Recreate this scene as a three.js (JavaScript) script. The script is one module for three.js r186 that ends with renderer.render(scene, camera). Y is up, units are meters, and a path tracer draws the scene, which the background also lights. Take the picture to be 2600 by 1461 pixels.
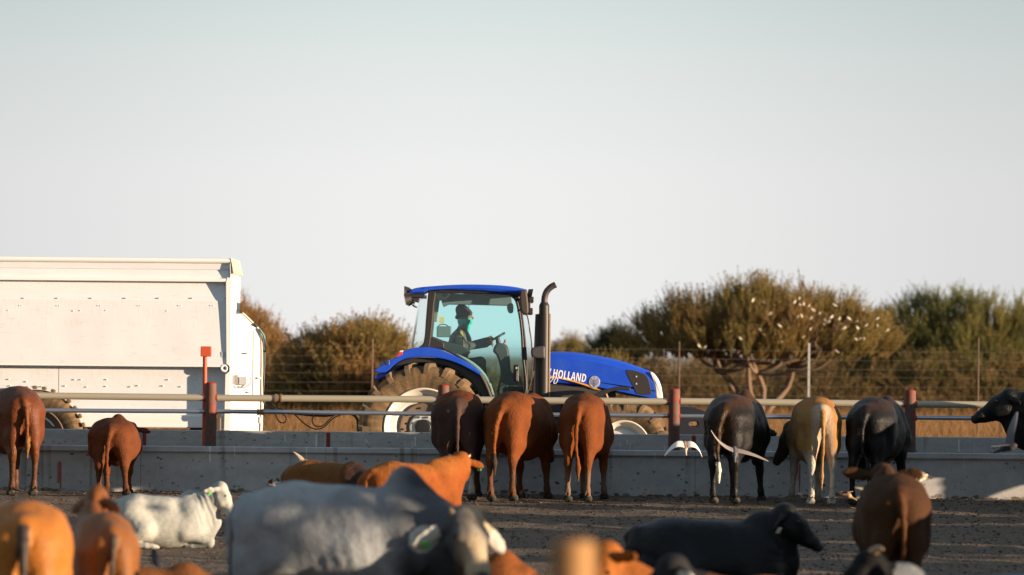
import * as THREE from 'three';
import { ImprovedNoise } from 'three/addons/math/ImprovedNoise.js';
import { mergeGeometries, toCreasedNormals } from 'three/addons/utils/BufferGeometryUtils.js';
import { RoundedBoxGeometry } from 'three/addons/geometries/RoundedBoxGeometry.js';
import { FontLoader } from 'three/addons/loaders/FontLoader.js';
import { TextGeometry } from 'three/addons/geometries/TextGeometry.js';

// ---------------------------------------------------------------- camera
const ROLL = 0.009, HZ = 169.5, CY = 730.5, F = 14400, CAMY = 1.89;
const scene = new THREE.Scene();
const camera = new THREE.PerspectiveCamera(2 * Math.atan(CY / F) * 180 / Math.PI, 1024 / 575, 0.5, 6000);
camera.rotation.order = 'YXZ';
camera.position.set(0, CAMY, 0);
camera.rotation.set(HZ / F, 0, ROLL);
camera.focus = 73.5;
camera.userData.fStop = 2.1;
scene.add(camera);

// ---------------------------------------------------------------- sky, sun, exposure
const EXPOSURE = 2.4;                                             // the photograph is exposed for the low evening light
const SUN_AZ = 70 * Math.PI / 180, SUN_EL = 4.7 * Math.PI / 180;       // azimuth from the camera's back towards its right
const SUN = new THREE.Vector3(Math.sin(SUN_AZ) * Math.cos(SUN_EL), Math.sin(SUN_EL), Math.cos(SUN_AZ) * Math.cos(SUN_EL));
{
  const w = 2048, h = 1024, data = new Float32Array(w * h * 4);
  const mix = (a, b, t) => a.map((v, i) => v + (b[i] - v) * t);
  const stops = [[0, [0.87, 0.865, 0.86]], [1.7, [0.87, 0.868, 0.862]], [2.7, [0.79, 0.822, 0.81]], [3.7, [0.665, 0.75, 0.74]], [7, [0.53, 0.63, 0.66]], [20, [0.45, 0.55, 0.63]], [45, [0.32, 0.42, 0.55]], [90, [0.25, 0.35, 0.49]]];
  for (let j = 0; j < h; j++) {
    const el = (j + 0.5) / h * 180 - 90;
    let c = [0.14, 0.11, 0.085];
    if (el >= -0.4) {
      const e = Math.max(el, 0);
      let k = 0; while (k < stops.length - 2 && stops[k + 1][0] < e) k++;
      const t = Math.min(1, Math.max(0, (e - stops[k][0]) / (stops[k + 1][0] - stops[k][0])));
      c = mix(stops[k][1], stops[k + 1][1], t * t * (3 - 2 * t) * 0.5 + t * 0.5);
    }
    for (let i = 0; i < w; i++) {
      // direction for u: three samples u = atan(z, x) / 2pi + 0.5
      const a = ((i + 0.5) / w - 0.5) * 2 * Math.PI, x = Math.cos(a), z = Math.sin(a);
      const az = Math.atan2(x, -z) * 180 / Math.PI;                     // 0 = where the camera looks, + = right
      let g = 1;
      if (el >= -0.4) {
        g = 0.77 + 0.23 * Math.exp(-Math.pow((az + 0.6) / 4.6, 2));
      }
      const o = (j * w + i) * 4;
      data[o] = c[0] * g / EXPOSURE; data[o + 1] = c[1] * (g * 0.97 + 0.03) / EXPOSURE; data[o + 2] = c[2] * (g * 0.95 + 0.05) / EXPOSURE; data[o + 3] = 1;
    }
  }
  const tex = new THREE.DataTexture(data, w, h, THREE.RGBAFormat, THREE.FloatType);
  tex.mapping = THREE.EquirectangularReflectionMapping; tex.magFilter = tex.minFilter = THREE.LinearFilter; tex.needsUpdate = true;
  scene.background = tex; scene.environment = tex;
}
const sun = new THREE.DirectionalLight(new THREE.Color().setRGB(1.0, 0.75, 0.52), 5);
sun.position.copy(SUN).multiplyScalar(60).add(new THREE.Vector3(0, 0, -65));
sun.target.position.set(0, 0, -65);
sun.castShadow = true; sun.shadow.mapSize.set(4096, 4096);
Object.assign(sun.shadow.camera, { left: -45, right: 45, top: 20, bottom: -10, near: 1, far: 150 });
scene.add(sun, sun.target);

// ---------------------------------------------------------------- helpers
const V3 = (x, y, z) => new THREE.Vector3(x, y, z);
const noise = new ImprovedNoise();
const N = (x, y, z) => noise.noise(x + 31.7, y + 17.3, z + 9.1);
function rng(seed) { let a = seed >>> 0; return () => { a = (a + 0x6D2B79F5) | 0; let t = Math.imul(a ^ (a >>> 15), 1 | a); t = (t + Math.imul(t ^ (t >>> 7), 61 | t)) ^ t; return ((t ^ (t >>> 14)) >>> 0) / 4294967296; }; }
const lerp = (a, b, t) => a + (b - a) * t, clamp = (x, a = 0, b = 1) => Math.min(b, Math.max(a, x));
const sstep = (a, b, x) => { const t = clamp((x - a) / (b - a)); return t * t * (3 - 2 * t); };
function U(px, py) { const x = px - 1300, y = py - CY; return [x + y * ROLL, y - x * ROLL]; }
function W(px, py, s) { const [x, y] = U(px, py); return V3(x / s, CAMY - (y - HZ) / s, -F / s); }
const used = new Map();
function numbered(n) { const k = used.get(n) ?? 0; used.set(n, k + 1); return k ? `${n}_${String(k).padStart(3, '0')}` : n; }
function shade(o) { o.traverse((m) => { if (m.isMesh) { m.castShadow = true; m.receiveShadow = true; } }); return o; }
function thing(name, label, category, pos = [0, 0, 0], turn = 0, group) {
  const o = new THREE.Group(); o.name = numbered(name); scene.add(o);
  o.position.set(...pos); o.rotation.y = turn; o.userData = { label, category };
  if (group) o.userData.group = group;
  return o;
}
function tag(o, label, category, group, kind) { o.name = numbered(o.name); o.userData = { label, category }; if (group) o.userData.group = group; if (kind) o.userData.kind = kind; scene.add(o); return o; }
function part(parent, name, geo, mat, label) {
  if (Array.isArray(geo)) geo = merge(geo);
  const m = new THREE.Mesh(geo, mat); m.name = name; m.castShadow = m.receiveShadow = true;
  if (label) m.userData.label = label;
  parent.add(m); return m;
}
function struct(name, geo, mat, label) { const m = new THREE.Mesh(geo, mat); m.name = numbered(name); m.castShadow = m.receiveShadow = true; m.userData = { kind: 'structure', label, category: name.replace(/_/g, ' ') }; scene.add(m); return m; }
function merge(list) {
  const l = list.map((g) => { g = g.index ? g.toNonIndexed() : g.clone(); for (const k of Object.keys(g.attributes)) if (!['position', 'normal', 'uv'].includes(k)) g.deleteAttribute(k); if (!g.attributes.uv) g.setAttribute('uv', new THREE.BufferAttribute(new Float32Array(g.attributes.position.count * 2), 2)); return g; });
  return mergeGeometries(l);
}
const rgb = (r, g, b) => new THREE.Color().setRGB(r, g, b);
const mat = (c, o = {}) => new THREE.MeshStandardMaterial({ color: rgb(...c), roughness: 0.6, ...o });
const pmat = (c, o = {}) => new THREE.MeshPhysicalMaterial({ color: rgb(...c), roughness: 0.4, ...o });
function bx(w, h, d, x = 0, y = 0, z = 0, r = 0.008) { const g = r > 0 ? new RoundedBoxGeometry(w, h, d, 1, Math.min(r, w * 0.45, h * 0.45, d * 0.45)) : new THREE.BoxGeometry(w, h, d); g.translate(x, y, z); return g; }
function tube(pts, r, seg = 0, rs = 8, closed = false) { const c = new THREE.CatmullRomCurve3(pts.map((p) => p.isVector3 ? p : V3(...p)), closed, 'centripetal'); return new THREE.TubeGeometry(c, seg || pts.length * 5, r, rs, closed); }
function cyl(a, b, ra, rb = ra, n = 14, open = false) { const A = a.isVector3 ? a : V3(...a), B = b.isVector3 ? b : V3(...b), d = B.clone().sub(A), g = new THREE.CylinderGeometry(rb, ra, d.length(), n, 1, open); g.applyQuaternion(new THREE.Quaternion().setFromUnitVectors(V3(0, 1, 0), d.normalize())); g.translate((A.x + B.x) / 2, (A.y + B.y) / 2, (A.z + B.z) / 2); return g; }
function ext(pts, z0, z1, bevel = 0.01, holes = []) {
  const sh = new THREE.Shape(pts.map((p) => new THREE.Vector2(p[0], p[1])));
  for (const h of holes) sh.holes.push(new THREE.Path(h.map((p) => new THREE.Vector2(p[0], p[1]))));
  const b = Math.min(bevel, (z1 - z0) * 0.45);
  const g = new THREE.ExtrudeGeometry(sh, { depth: z1 - z0 - 2 * b, bevelEnabled: b > 0, bevelThickness: b, bevelSize: b, bevelOffset: -b, bevelSegments: 2, curveSegments: 12 });
  g.translate(0, 0, z0 + b); return g;
}
function spline(pts, n = 40, closed = false) { const c = new THREE.CatmullRomCurve3(pts.map((p) => V3(p[0], p[1], 0)), closed, 'centripetal'); return c.getPoints(n).slice(0, closed ? -1 : undefined).map((p) => [p.x, p.y]); }
function canvasTex(w, h, draw, srgb = true) { const c = document.createElement('canvas'); c.width = w; c.height = h; draw(c.getContext('2d'), w, h); const t = new THREE.CanvasTexture(c); if (srgb) t.colorSpace = THREE.SRGBColorSpace; t.wrapS = t.wrapT = THREE.RepeatWrapping; t.magFilter = THREE.LinearFilter; return t; }
function dataTex(w, h, f, srgb = true) { const d = new Uint8Array(w * h * 4); for (let j = 0; j < h; j++) for (let i = 0; i < w; i++) { const c = f(i / w, j / h, i, j); const o = (j * w + i) * 4; for (let k = 0; k < 3; k++) d[o + k] = clamp(Array.isArray(c) ? c[k] : c) * 255; d[o + 3] = 255; } const t = new THREE.DataTexture(d, w, h); if (srgb) t.colorSpace = THREE.SRGBColorSpace; t.wrapS = t.wrapT = THREE.RepeatWrapping; t.magFilter = t.minFilter = THREE.LinearFilter; t.needsUpdate = true; return t; }

// ---- a skin from tapered capsules and ellipsoids joined by a smooth minimum, meshed as surface nets
function skin(prims, cell, clipY = true) {
  const lo = [1e9, 1e9, 1e9], hi = [-1e9, -1e9, -1e9];
  for (const p of prims) {
    const e = p.t ? [[p.c, Math.max(...p.r)]] : [[p.a, p.ra * Math.max(1, p.sz)], [p.b, p.rb * Math.max(1, p.sz)]];
    for (const [c, r] of e) for (let i = 0; i < 3; i++) { lo[i] = Math.min(lo[i], c[i] - r); hi[i] = Math.max(hi[i], c[i] + r); }
  }
  const dist = (p, x, y, z) => {
    if (p.t) {
      const dx = x - p.c[0], dy = y - p.c[1], dz = z - p.c[2], m = p.m;
      const u = (dx * m[0] + dy * m[1] + dz * m[2]) / p.r[0], v = (dx * m[3] + dy * m[4] + dz * m[5]) / p.r[1], w = (dx * m[6] + dy * m[7] + dz * m[8]) / p.r[2];
      const k0 = Math.sqrt(u * u + v * v + w * w), k1 = Math.sqrt((u / p.r[0]) ** 2 + (v / p.r[1]) ** 2 + (w / p.r[2]) ** 2);
      return k1 < 1e-9 ? -Math.min(...p.r) : k0 * (k0 - 1) / k1;
    }
    const px = x - p.a[0], py = y - p.a[1], pz = (z - p.a[2]) / p.sz, q = p.q;
    let h = (px * q[0] + py * q[1] + pz * q[2]) * q[3]; h = h < 0 ? 0 : h > 1 ? 1 : h;
    const ex = px - q[0] * h, ey = py - q[1] * h, ez = pz - q[2] * h;
    return (Math.sqrt(ex * ex + ey * ey + ez * ez) - (p.ra + (p.rb - p.ra) * h)) * p.ms;
  };
  for (const p of prims) if (!p.t) { const qx = p.b[0] - p.a[0], qy = p.b[1] - p.a[1], qz = (p.b[2] - p.a[2]) / p.sz; p.q = [qx, qy, qz, 1 / Math.max(1e-9, qx * qx + qy * qy + qz * qz)]; p.ms = Math.min(1, p.sz); }
  const evalList = (list, x, y, z) => { let d = 1e9; for (const p of list) { const e = dist(p, x, y, z), k = p.k; if (e < d - k) d = e; else if (e < d + k) { const h = 0.5 + 0.5 * (d - e) / k; d = d + (e - d) * h - k * h * (1 - h); } } return d; };
  const B = 8, pad = 3 * cell, nb = [0, 1, 2].map((i) => Math.ceil((hi[i] - lo[i] + 2 * pad) / cell / B));
  const n = nb.map((b) => b * B), o = lo.map((v) => v - pad), S = new Float32Array(n[0] * n[1] * n[2]).fill(1), R = Math.sqrt(3) * B / 2 * cell;
  const active = [];
  for (let bk = 0; bk < nb[2]; bk++) for (let bj = 0; bj < nb[1]; bj++) for (let bi = 0; bi < nb[0]; bi++) {
    const cx = o[0] + (bi + 0.5) * B * cell, cy = o[1] + (bj + 0.5) * B * cell, cz = o[2] + (bk + 0.5) * B * cell;
    const d = evalList(prims, cx, cy, cz);
    let list = null;
    if (Math.abs(d) < R * 1.7 + 0.03 || (clipY && Math.abs(cy) < R + cell)) { const lim = Math.max(d, 0) + 2 * R + 0.12; list = prims.filter((p) => dist(p, cx, cy, cz) < lim + p.k); active.push([bi, bj, bk]); }
    for (let k = 0; k < B; k++) for (let j = 0; j < B; j++) for (let i = 0; i < B; i++) {
      const X = bi * B + i, Y = bj * B + j, Z = bk * B + k;
      let v = d;
      if (list) { const y = o[1] + Y * cell; v = list.length ? evalList(list, o[0] + X * cell, y, o[2] + Z * cell) : 1; if (clipY) v = Math.max(v, -y); }
      S[(Z * n[1] + Y) * n[0] + X] = v;
    }
  }
  const vid = new Map(), pos = [], idx = [], sx = 1, sy = n[0], sz = n[0] * n[1], off = [0, sx, sy, sx + sy, sz, sz + sx, sz + sy, sz + sx + sy];
  const E = [[0, 1], [2, 3], [4, 5], [6, 7], [0, 2], [1, 3], [4, 6], [5, 7], [0, 4], [1, 5], [2, 6], [3, 7]];
  for (const [bi, bj, bk] of active) for (let k = 0; k < B; k++) for (let j = 0; j < B; j++) for (let i = 0; i < B; i++) {
    const X = bi * B + i, Y = bj * B + j, Z = bk * B + k; if (X >= n[0] - 1 || Y >= n[1] - 1 || Z >= n[2] - 1) continue;
    const at = Z * sz + Y * sy + X; let m = 0; for (let c = 0; c < 8; c++) if (S[at + off[c]] < 0) m |= 1 << c;
    if (m === 0 || m === 255) continue;
    let x = 0, y = 0, z = 0, q = 0;
    for (const [a, b] of E) { if (((m >> a) & 1) === ((m >> b) & 1)) continue; const va = S[at + off[a]], vb = S[at + off[b]], t = va / (va - vb); x += (a & 1) + (((b & 1) - (a & 1)) * t); y += ((a >> 1) & 1) + ((((b >> 1) & 1) - ((a >> 1) & 1)) * t); z += ((a >> 2) & 1) + ((((b >> 2) & 1) - ((a >> 2) & 1)) * t); q++; }
    vid.set(at, pos.length / 3); pos.push(o[0] + (X + x / q) * cell, o[1] + (Y + y / q) * cell, o[2] + (Z + z / q) * cell);
  }
  for (const [at] of vid) {
    const s0 = S[at] < 0;
    for (let ax = 0; ax < 3; ax++) {
      const d = [sx, sy, sz][ax], u = [sy, sz, sx][ax], w = [sz, sx, sy][ax];
      const s1 = S[at + d] < 0; if (s0 === s1) continue;
      const a = vid.get(at), b = vid.get(at - u), c = vid.get(at - u - w), e = vid.get(at - w);
      if (a === undefined || b === undefined || c === undefined || e === undefined) continue;
      if (s0) idx.push(a, b, c, a, c, e); else idx.push(a, c, b, a, e, c);
    }
  }
  const g = new THREE.BufferGeometry(); g.setAttribute('position', new THREE.Float32BufferAttribute(pos, 3)); g.setIndex(idx); g.computeVertexNormals();
  return g;
}
const cap = (a, b, ra, rb = ra, k = 0.05, sz = 1) => ({ a, b, ra, rb, k, sz });
// ellipsoid: centre, three radii along axes fx (first axis), fy (second axis)
function ell(c, r, fx = [1, 0, 0], fy = [0, 1, 0], k = 0.02) { const X = V3(...fx).normalize(), Z = X.clone().cross(V3(...fy)).normalize(), Y = Z.clone().cross(X); return { t: 1, c, r, k, m: [X.x, X.y, X.z, Y.x, Y.y, Y.z, Z.x, Z.y, Z.z] }; }
function paint(g, f) { const p = g.attributes.position, n = g.attributes.normal, c = new Float32Array(p.count * 3); for (let i = 0; i < p.count; i++) { const r = f(p.getX(i), p.getY(i), p.getZ(i), n.getX(i), n.getY(i), n.getZ(i)); c.set(r, i * 3); } g.setAttribute('color', new THREE.BufferAttribute(c, 3)); return g; }
const mix3 = (a, b, t) => [lerp(a[0], b[0], t), lerp(a[1], b[1], t), lerp(a[2], b[2], t)];
function mirrorZ(g) { g.scale(1, 1, -1); if (g.index) { const k = g.index.array; for (let i = 0; i < k.length; i += 3) { const t = k[i]; k[i] = k[i + 1]; k[i + 1] = t; } } else for (const n of Object.keys(g.attributes)) { const a = g.attributes[n], s = a.itemSize, r = a.array; for (let i = 0; i < a.count; i += 3) for (let c = 0; c < s; c++) { const t = r[i * s + c]; r[i * s + c] = r[(i + 1) * s + c]; r[(i + 1) * s + c] = t; } } return g; }

// ---------------------------------------------------------------- ground
const ZW = -72;                                                  // near lip of the feed trough
function penY(z) { const d = z - ZW; return 0.10 - 0.68 * (1 - Math.exp(-Math.pow(Math.max(0, d - 0.8) / 14, 1.3))); }
const LIP = 0.68, BACK = 0.878;                                  // heights of the trough's near lip and far wall
const soilTex = dataTex(512, 512, (u, v, i, j) => {
  const a = u * Math.PI * 2, b = v * Math.PI * 2, s = (f, q) => N(Math.cos(a) * f + q, Math.sin(a) * f, Math.cos(b) * f * 1.3 + Math.sin(b) * f * 0.7);
  let t = 0.5 + 0.35 * s(2, 0) + 0.25 * s(7, 5) + 0.2 * s(19, 9) + 0.22 * N(i * 0.31, j * 0.33, 2) + 0.25 * N(i * 0.83, j * 0.77, 5);
  t = clamp(t);
  const straw = N(i * 0.21, j * 0.63, 11) > 0.42 ? 0.10 : 0;
  return [0.25 + 0.19 * t + straw, 0.215 + 0.17 * t + straw * 0.9, 0.18 + 0.14 * t + straw * 0.6];
});
const soilBump = dataTex(512, 512, (u, v, i, j) => 0.5 + 0.3 * N(i * 0.09, j * 0.09, 1) + 0.25 * N(i * 0.27, j * 0.27, 3) + 0.2 * N(i * 0.7, j * 0.7, 7), false);
for (const t of [soilTex, soilBump]) t.repeat.set(1 / 2.6, 1 / 2.6);
function sheet(xs, zs, yf) {
  const pos = [], uv = [], idx = [];
  for (const z of zs) for (const x of xs) { pos.push(x, yf(x, z), z); uv.push(x, z); }
  const n = xs.length;
  for (let j = 0; j < zs.length - 1; j++) for (let i = 0; i < n - 1; i++) { const a = j * n + i; idx.push(a, a + n, a + 1, a + 1, a + n, a + n + 1); }
  const g = new THREE.BufferGeometry(); g.setAttribute('position', new THREE.Float32BufferAttribute(pos, 3)); g.setAttribute('uv', new THREE.Float32BufferAttribute(uv, 2)); g.setIndex(idx); g.computeVertexNormals();
  if (g.attributes.normal.getY(0) < 0) { const k = g.index.array; for (let i = 0; i < k.length; i += 3) { const t = k[i]; k[i] = k[i + 1]; k[i + 1] = t; } g.computeVertexNormals(); }
  return g;
}
const span = (a, b, n) => Array.from({ length: n + 1 }, (_, i) => a + (b - a) * i / n);
const penRough = (x, z) => 0.028 * N(x * 0.9, z * 0.9, 0.3) + 0.018 * N(x * 2.3, z * 2.3, 4) + 0.012 * N(x * 5.1, z * 5.1, 8);
struct('pen_ground', sheet([-120, -60, -30, -15, ...span(-9, 9, 150), 15, 30, 60, 120], [...span(ZW - 0.3, -46, 210), ...span(-44, 10, 27), 40], (x, z) => penY(z) + (z > ZW ? penRough(x, z) * sstep(0, 1, z - ZW + 0.3) : 0)),
  new THREE.MeshStandardMaterial({ map: soilTex, color: rgb(1.12, 0.98, 0.86), bumpMap: soilBump, bumpScale: 0.015, roughness: 0.95 }), 'trampled dark soil of the cattle pen in front of the trough');
const veldTex = dataTex(256, 256, (u, v, i, j) => { const t = clamp(0.5 + 0.5 * N(i * 0.06, j * 0.06, 3) + 0.3 * N(i * 0.3, j * 0.3, 5)); return [0.42 + 0.14 * t, 0.33 + 0.12 * t, 0.2 + 0.09 * t]; }); veldTex.repeat.set(0.25, 0.25);
struct('ground', sheet([-3000, -600, -100, -40, -20, 0, 20, 40, 100, 600, 3000], [-81.5, -100, -140, -220, -500, -1200, -3000], (x, z) => z > -82 ? -0.01 : -0.02), new THREE.MeshStandardMaterial({ map: veldTex, roughness: 1 }), 'dry grassland behind the wire fence');
const roadTex = veldTex.clone(); roadTex.repeat.set(0.5, 0.5);
struct('road', sheet(span(-60, 60, 60), span(-72.8, -81.5, 12), (x, z) => 0.012 * N(x, z, 2) - 0.004), new THREE.MeshStandardMaterial({ map: roadTex, color: rgb(0.8, 0.72, 0.62), roughness: 1 }), 'dirt service road along the far side of the trough');

// ---------------------------------------------------------------- feed trough
{
  const t = thing('feed_trough', 'long concrete feed trough with red painted stripes running the width of the pen', 'feed trough', [0, 0, ZW]);
  const X0 = -16.45, L = 2.35;
  const drawWall = (seed, far) => canvasTex(2048, 128, (g, w, h) => {
    const r = rng(seed), im = g.createImageData(w, h), px = w / (L * 6);
    for (let j = 0; j < h; j++) for (let i = 0; i < w; i++) {
      let t = 0.57 + 0.04 * N(i * 0.012, j * 0.03, seed) + 0.03 * N(i * 0.06, j * 0.06, seed + 4) + 0.04 * N(i * 0.9, j * 0.8, seed + 9) + 0.025 * N(i * 0.33, j * 0.11, seed + 12);
      const o = (j * w + i) * 4; im.data[o] = 255 * t * 1.0; im.data[o + 1] = 255 * t * 1.0; im.data[o + 2] = 255 * t * 0.985; im.data[o + 3] = 255;
    }
    g.putImageData(im, 0, 0);
    for (let i = 0; i < 420; i++) { g.fillStyle = `rgba(${30 + r() * 30},${28 + r() * 25},${26 + r() * 20},${0.25 + r() * 0.5})`; const s = 0.8 + r() * r() * 3; g.beginPath(); g.ellipse(r() * w, h * (far ? r() : Math.pow(r(), 0.55)), s, s * (0.6 + r()), r() * 3, 0, 7); g.fill(); }
    if (!far) for (let i = 0; i < 900; i++) { g.fillStyle = `rgba(${58 + r() * 22},${46 + r() * 18},${34 + r() * 14},${0.25 + r() * 0.5})`; const s = 1 + r() * 4, y = h - Math.abs(r() + r() + r() - 1.5) * 16; g.beginPath(); g.ellipse(r() * w, y, s * 1.6, s, 0, 0, 7); g.fill(); }
    for (let i = 0; i < (far ? 34 : 10); i++) { const x = r() * w, l = 10 + r() * (far ? 90 : 40); g.fillStyle = `rgba(215,212,205,${0.25 + r() * 0.5})`; g.fillRect(x, far ? r() * h * 0.6 : r() * 20, 1 + r() * 1.5, l); }
    for (let i = 0; i < 14; i++) { const x = r() * w; g.fillStyle = `rgba(60,54,46,${0.05 + r() * 0.08})`; for (let k = 0; k < 9; k++) g.fillRect(x + (r() - 0.5) * 10, 0, 1 + r() * 4, h * (0.3 + 0.7 * r())); }
    if (!far) { const paintRun = (x, y0, wd, len, n) => { for (let k = 0; k < n; k++) { g.fillStyle = `rgba(${110 + r() * 25},${30 + r() * 15},26,${0.35 + r() * 0.45})`; g.fillRect(x + (r() - 0.5) * wd, y0 + r() * 6, 0.8 + r() * 1.8, len * (0.4 + 0.6 * r())); } }; for (let k = 0; k < 6; k += 2) paintRun((k + 0.42 + 0.3 * r()) * w / 6, 10 + r() * 40, 4 + r() * 6, 40 + r() * 60, 6); }
  });
  const mk = (tex) => new THREE.MeshStandardMaterial({ map: tex, roughness: 0.92 });
  const M1 = mk(drawWall(3, false)), M2 = mk(drawWall(8, true)); M1.color.setRGB(1.45, 1.46, 1.48); M2.color.setRGB(1.5, 1.48, 1.45); const dark = mat([0.10, 0.075, 0.05], { roughness: 1 }), red = mat([0.23, 0.035, 0.022], { roughness: 0.8 });
  const uvx = (g, h0, h1, k) => { const p = g.attributes.position, u = g.attributes.uv; for (let i = 0; i < p.count; i++) u.setXY(i, (p.getX(i) + k * L) / (L * 6), (p.getY(i) - h0) / (h1 - h0)); return g; };
  for (let k = 0; k < 14; k++) {
    const x = X0 + k * L, w = L - 0.014;
    const s = new THREE.Shape([[0.075, 0], [0.05, 0.48], [0.042, LIP - 0.10], [0.034, LIP - 0.075], [0.006, LIP - 0.065], [0, LIP - 0.057], [0, LIP - 0.008], [0.008, LIP], [0.12, LIP], [0.15, LIP - 0.05], [0.19, 0]].map((p) => new THREE.Vector2(p[0], p[1])));
    const near = new THREE.ExtrudeGeometry(s, { depth: w, bevelEnabled: true, bevelSize: 0.006, bevelThickness: 0.006, bevelSegments: 1, steps: 6 });
    near.rotateY(Math.PI / 2);
    const ng = near;
    const nm = part(t, 'trough_front', uvx(ng, 0.05, 0.72, k), M1); nm.position.set(x + 0.007, 0, 0);
    const fg = new RoundedBoxGeometry(w, BACK, 0.13, 1, 0.012); fg.translate(w / 2, BACK / 2, -0.80);
    const p = fg.attributes.position; for (let i = 0; i < p.count; i++) if (p.getY(i) > 0.8) p.setY(i, p.getY(i) + 0.006 * N((x + p.getX(i)) * 1.3, 0, 4));
    const fm = part(t, 'trough_back', uvx(fg, 0.55, BACK, k + 2), M2); fm.position.set(x + 0.007, 0, 0);
    const jx = x + L, st = part(t, 'painted_stripe', bx(0.05, 0.2, 0.003, jx + (k % 3 - 1) * 0.01, BACK - 0.113, -0.7345, 0), red); st.visible = true;
  }
  part(t, 'trough_floor', bx(33, 0.2, 0.6, 0, 0.13, -0.45, 0), mat([0.2, 0.19, 0.18], { roughness: 1 }));
  const feed = sheet(span(-9, 9, 120), span(-0.17, -0.73, 6), (x, z) => 0.33 + 0.05 * N(x * 3, z * 6, 2) + 0.03 * N(x * 9, z * 12, 5));
  const fd = part(t, 'feed', feed, dark);
}

// ---------------------------------------------------------------- pipe fence on the trough
const rustTex = canvasTex(128, 512, (g, w, h) => {
  const r = rng(21); g.fillStyle = '#86290c'; g.fillRect(0, 0, w, h);
  for (let i = 0; i < 1400; i++) { const c = r(); g.fillStyle = c < 0.4 ? `rgba(120,40,22,${0.2 + r() * 0.3})` : c < 0.7 ? `rgba(175,62,24,${0.15 + r() * 0.3})` : `rgba(120,45,24,${0.2 + r() * 0.3})`; const s = 1 + r() * 5; g.beginPath(); g.ellipse(r() * w, r() * h, s, s * (1 + r() * 2), 0, 0, 7); g.fill(); }
  for (let i = 0; i < 1500; i++) { const y = h - Math.pow(r(), 1.5) * h * 0.42; g.fillStyle = `rgba(${70 + r() * 30},${58 + r() * 22},${54 + r() * 20},${0.25 + r() * 0.4})`; const s = 1 + r() * 5; g.beginPath(); g.ellipse(r() * w, y, s, s * 1.5, 0, 0, 7); g.fill(); }
});
{
  const t = thing('pipe_fence', 'pipe fence of red posts and two steel rails standing on the concrete trough', 'fence', [0, 0, ZW - 0.08]);
  const pm = new THREE.MeshStandardMaterial({ map: rustTex, roughness: 0.75 });
  const galv = dataTex(256, 64, (u, v, i, j) => { const q = 0.5 + 0.25 * N(i * 0.05, j * 0.2, 1) + 0.2 * N(i * 0.4, j * 0.4, 2); return [0.60 + 0.13 * q, 0.575 + 0.12 * q, 0.50 + 0.11 * q]; }); galv.repeat.set(6, 1);
  const m1 = new THREE.MeshStandardMaterial({ map: galv, roughness: 0.6, metalness: 0.25 }), m2 = mat([0.42, 0.45, 0.50], { roughness: 0.32, metalness: 0.85 }), weld = mat([0.28, 0.06, 0.03], { roughness: 0.8 }), coup = mat([0.24, 0.15, 0.09], { roughness: 0.7, metalness: 0.3 });
  const posts = [-61, 534, 1126, 1713, 2313, 2906, 3500].map((p) => W(p, 1000, 200).x);
  const topY = [0.40, 0.0, 0, 0, 0, 0, 0];
  const P = [W(534, 971, 200).y, W(1126, 977, 200).y, W(1713, 987, 200).y, W(2313, 990, 200).y];
  const postG = (h) => { const pts = [[0.0, h], [0.045, h], [0.066, h - 0.012], [0.072, h - 0.03], [0.072, 0.3], [0.075, 0]].reverse().map((q) => new THREE.Vector2(q[0], q[1])); return new THREE.LatheGeometry(pts, 24); };
  posts.forEach((x, i) => { const h = (P[i - 1] ?? P[0]) - LIP + 0.02; const p = part(t, 'post', postG(h), pm); p.position.set(x, LIP - 0.02, 0); p.rotation.y = i * 1.3; });
  const yr1 = W(1300, 1017, 200).y, yr2 = W(1300, 1053, 200).y;
  const edges = [-16.4, ...posts, 16.4];
  for (let i = 0; i < edges.length - 1; i++) {
    const a = edges[i] + (i ? 0.066 : 0), b = edges[i + 1] - 0.066;
    const sag = 0.006 * Math.sin(i * 2.1);
    part(t, 'top_rail', cyl([a, yr1 + sag, 0], [b, yr1 - sag * 0.5, 0], 0.043, 0.043, 20), m1);
    part(t, 'lower_rail', cyl([a, yr2 - sag, 0], [b, yr2 + sag * 0.5, 0], 0.028, 0.028, 18), m2);
    for (const x of [a, b]) { part(t, 'weld', cyl([x - 0.02, yr1, 0], [x + 0.02, yr1, 0], 0.048, 0.048, 16), weld); part(t, 'weld', cyl([x - 0.02, yr2, 0], [x + 0.02, yr2, 0], 0.034, 0.034, 16), weld); }
  }
  const cx1 = W(706, 1005, 200).x, cx2 = W(660, 1045, 200).x;
  part(t, 'coupling', [cyl([cx1 - 0.035, yr1, 0], [cx1 + 0.035, yr1, 0], 0.049, 0.049, 18), cyl([cx1 - 0.045, yr1, 0], [cx1 - 0.028, yr1, 0], 0.056, 0.056, 18), cyl([cx1 + 0.028, yr1, 0], [cx1 + 0.045, yr1, 0], 0.056, 0.056, 18)], coup);
  part(t, 'coupling', [cyl([cx2 - 0.03, yr2, 0], [cx2 + 0.03, yr2, 0], 0.034, 0.034, 18), cyl([cx2 - 0.04, yr2, 0], [cx2 - 0.022, yr2, 0], 0.042, 0.042, 18), cyl([cx2 + 0.022, yr2, 0], [cx2 + 0.04, yr2, 0], 0.042, 0.042, 18)], coup);
  // marker post with a square head, behind the second post
  const b = W(522, 1105, 198.5), q = thing('marker_post', 'tall thin orange-red marker post with a box-shaped head beside the fence post', 'post', [b.x, 0.4, ZW - 0.2]);
  const om = mat([0.50, 0.075, 0.022], { roughness: 0.55 });
  const hp = W(522, 906, 199).y - 0.4, ht = W(522, 880, 199).y - 0.4;
  part(q, 'pole', cyl([0, 0, 0], [0, hp + 0.02, 0], 0.028, 0.028, 14), om);
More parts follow.
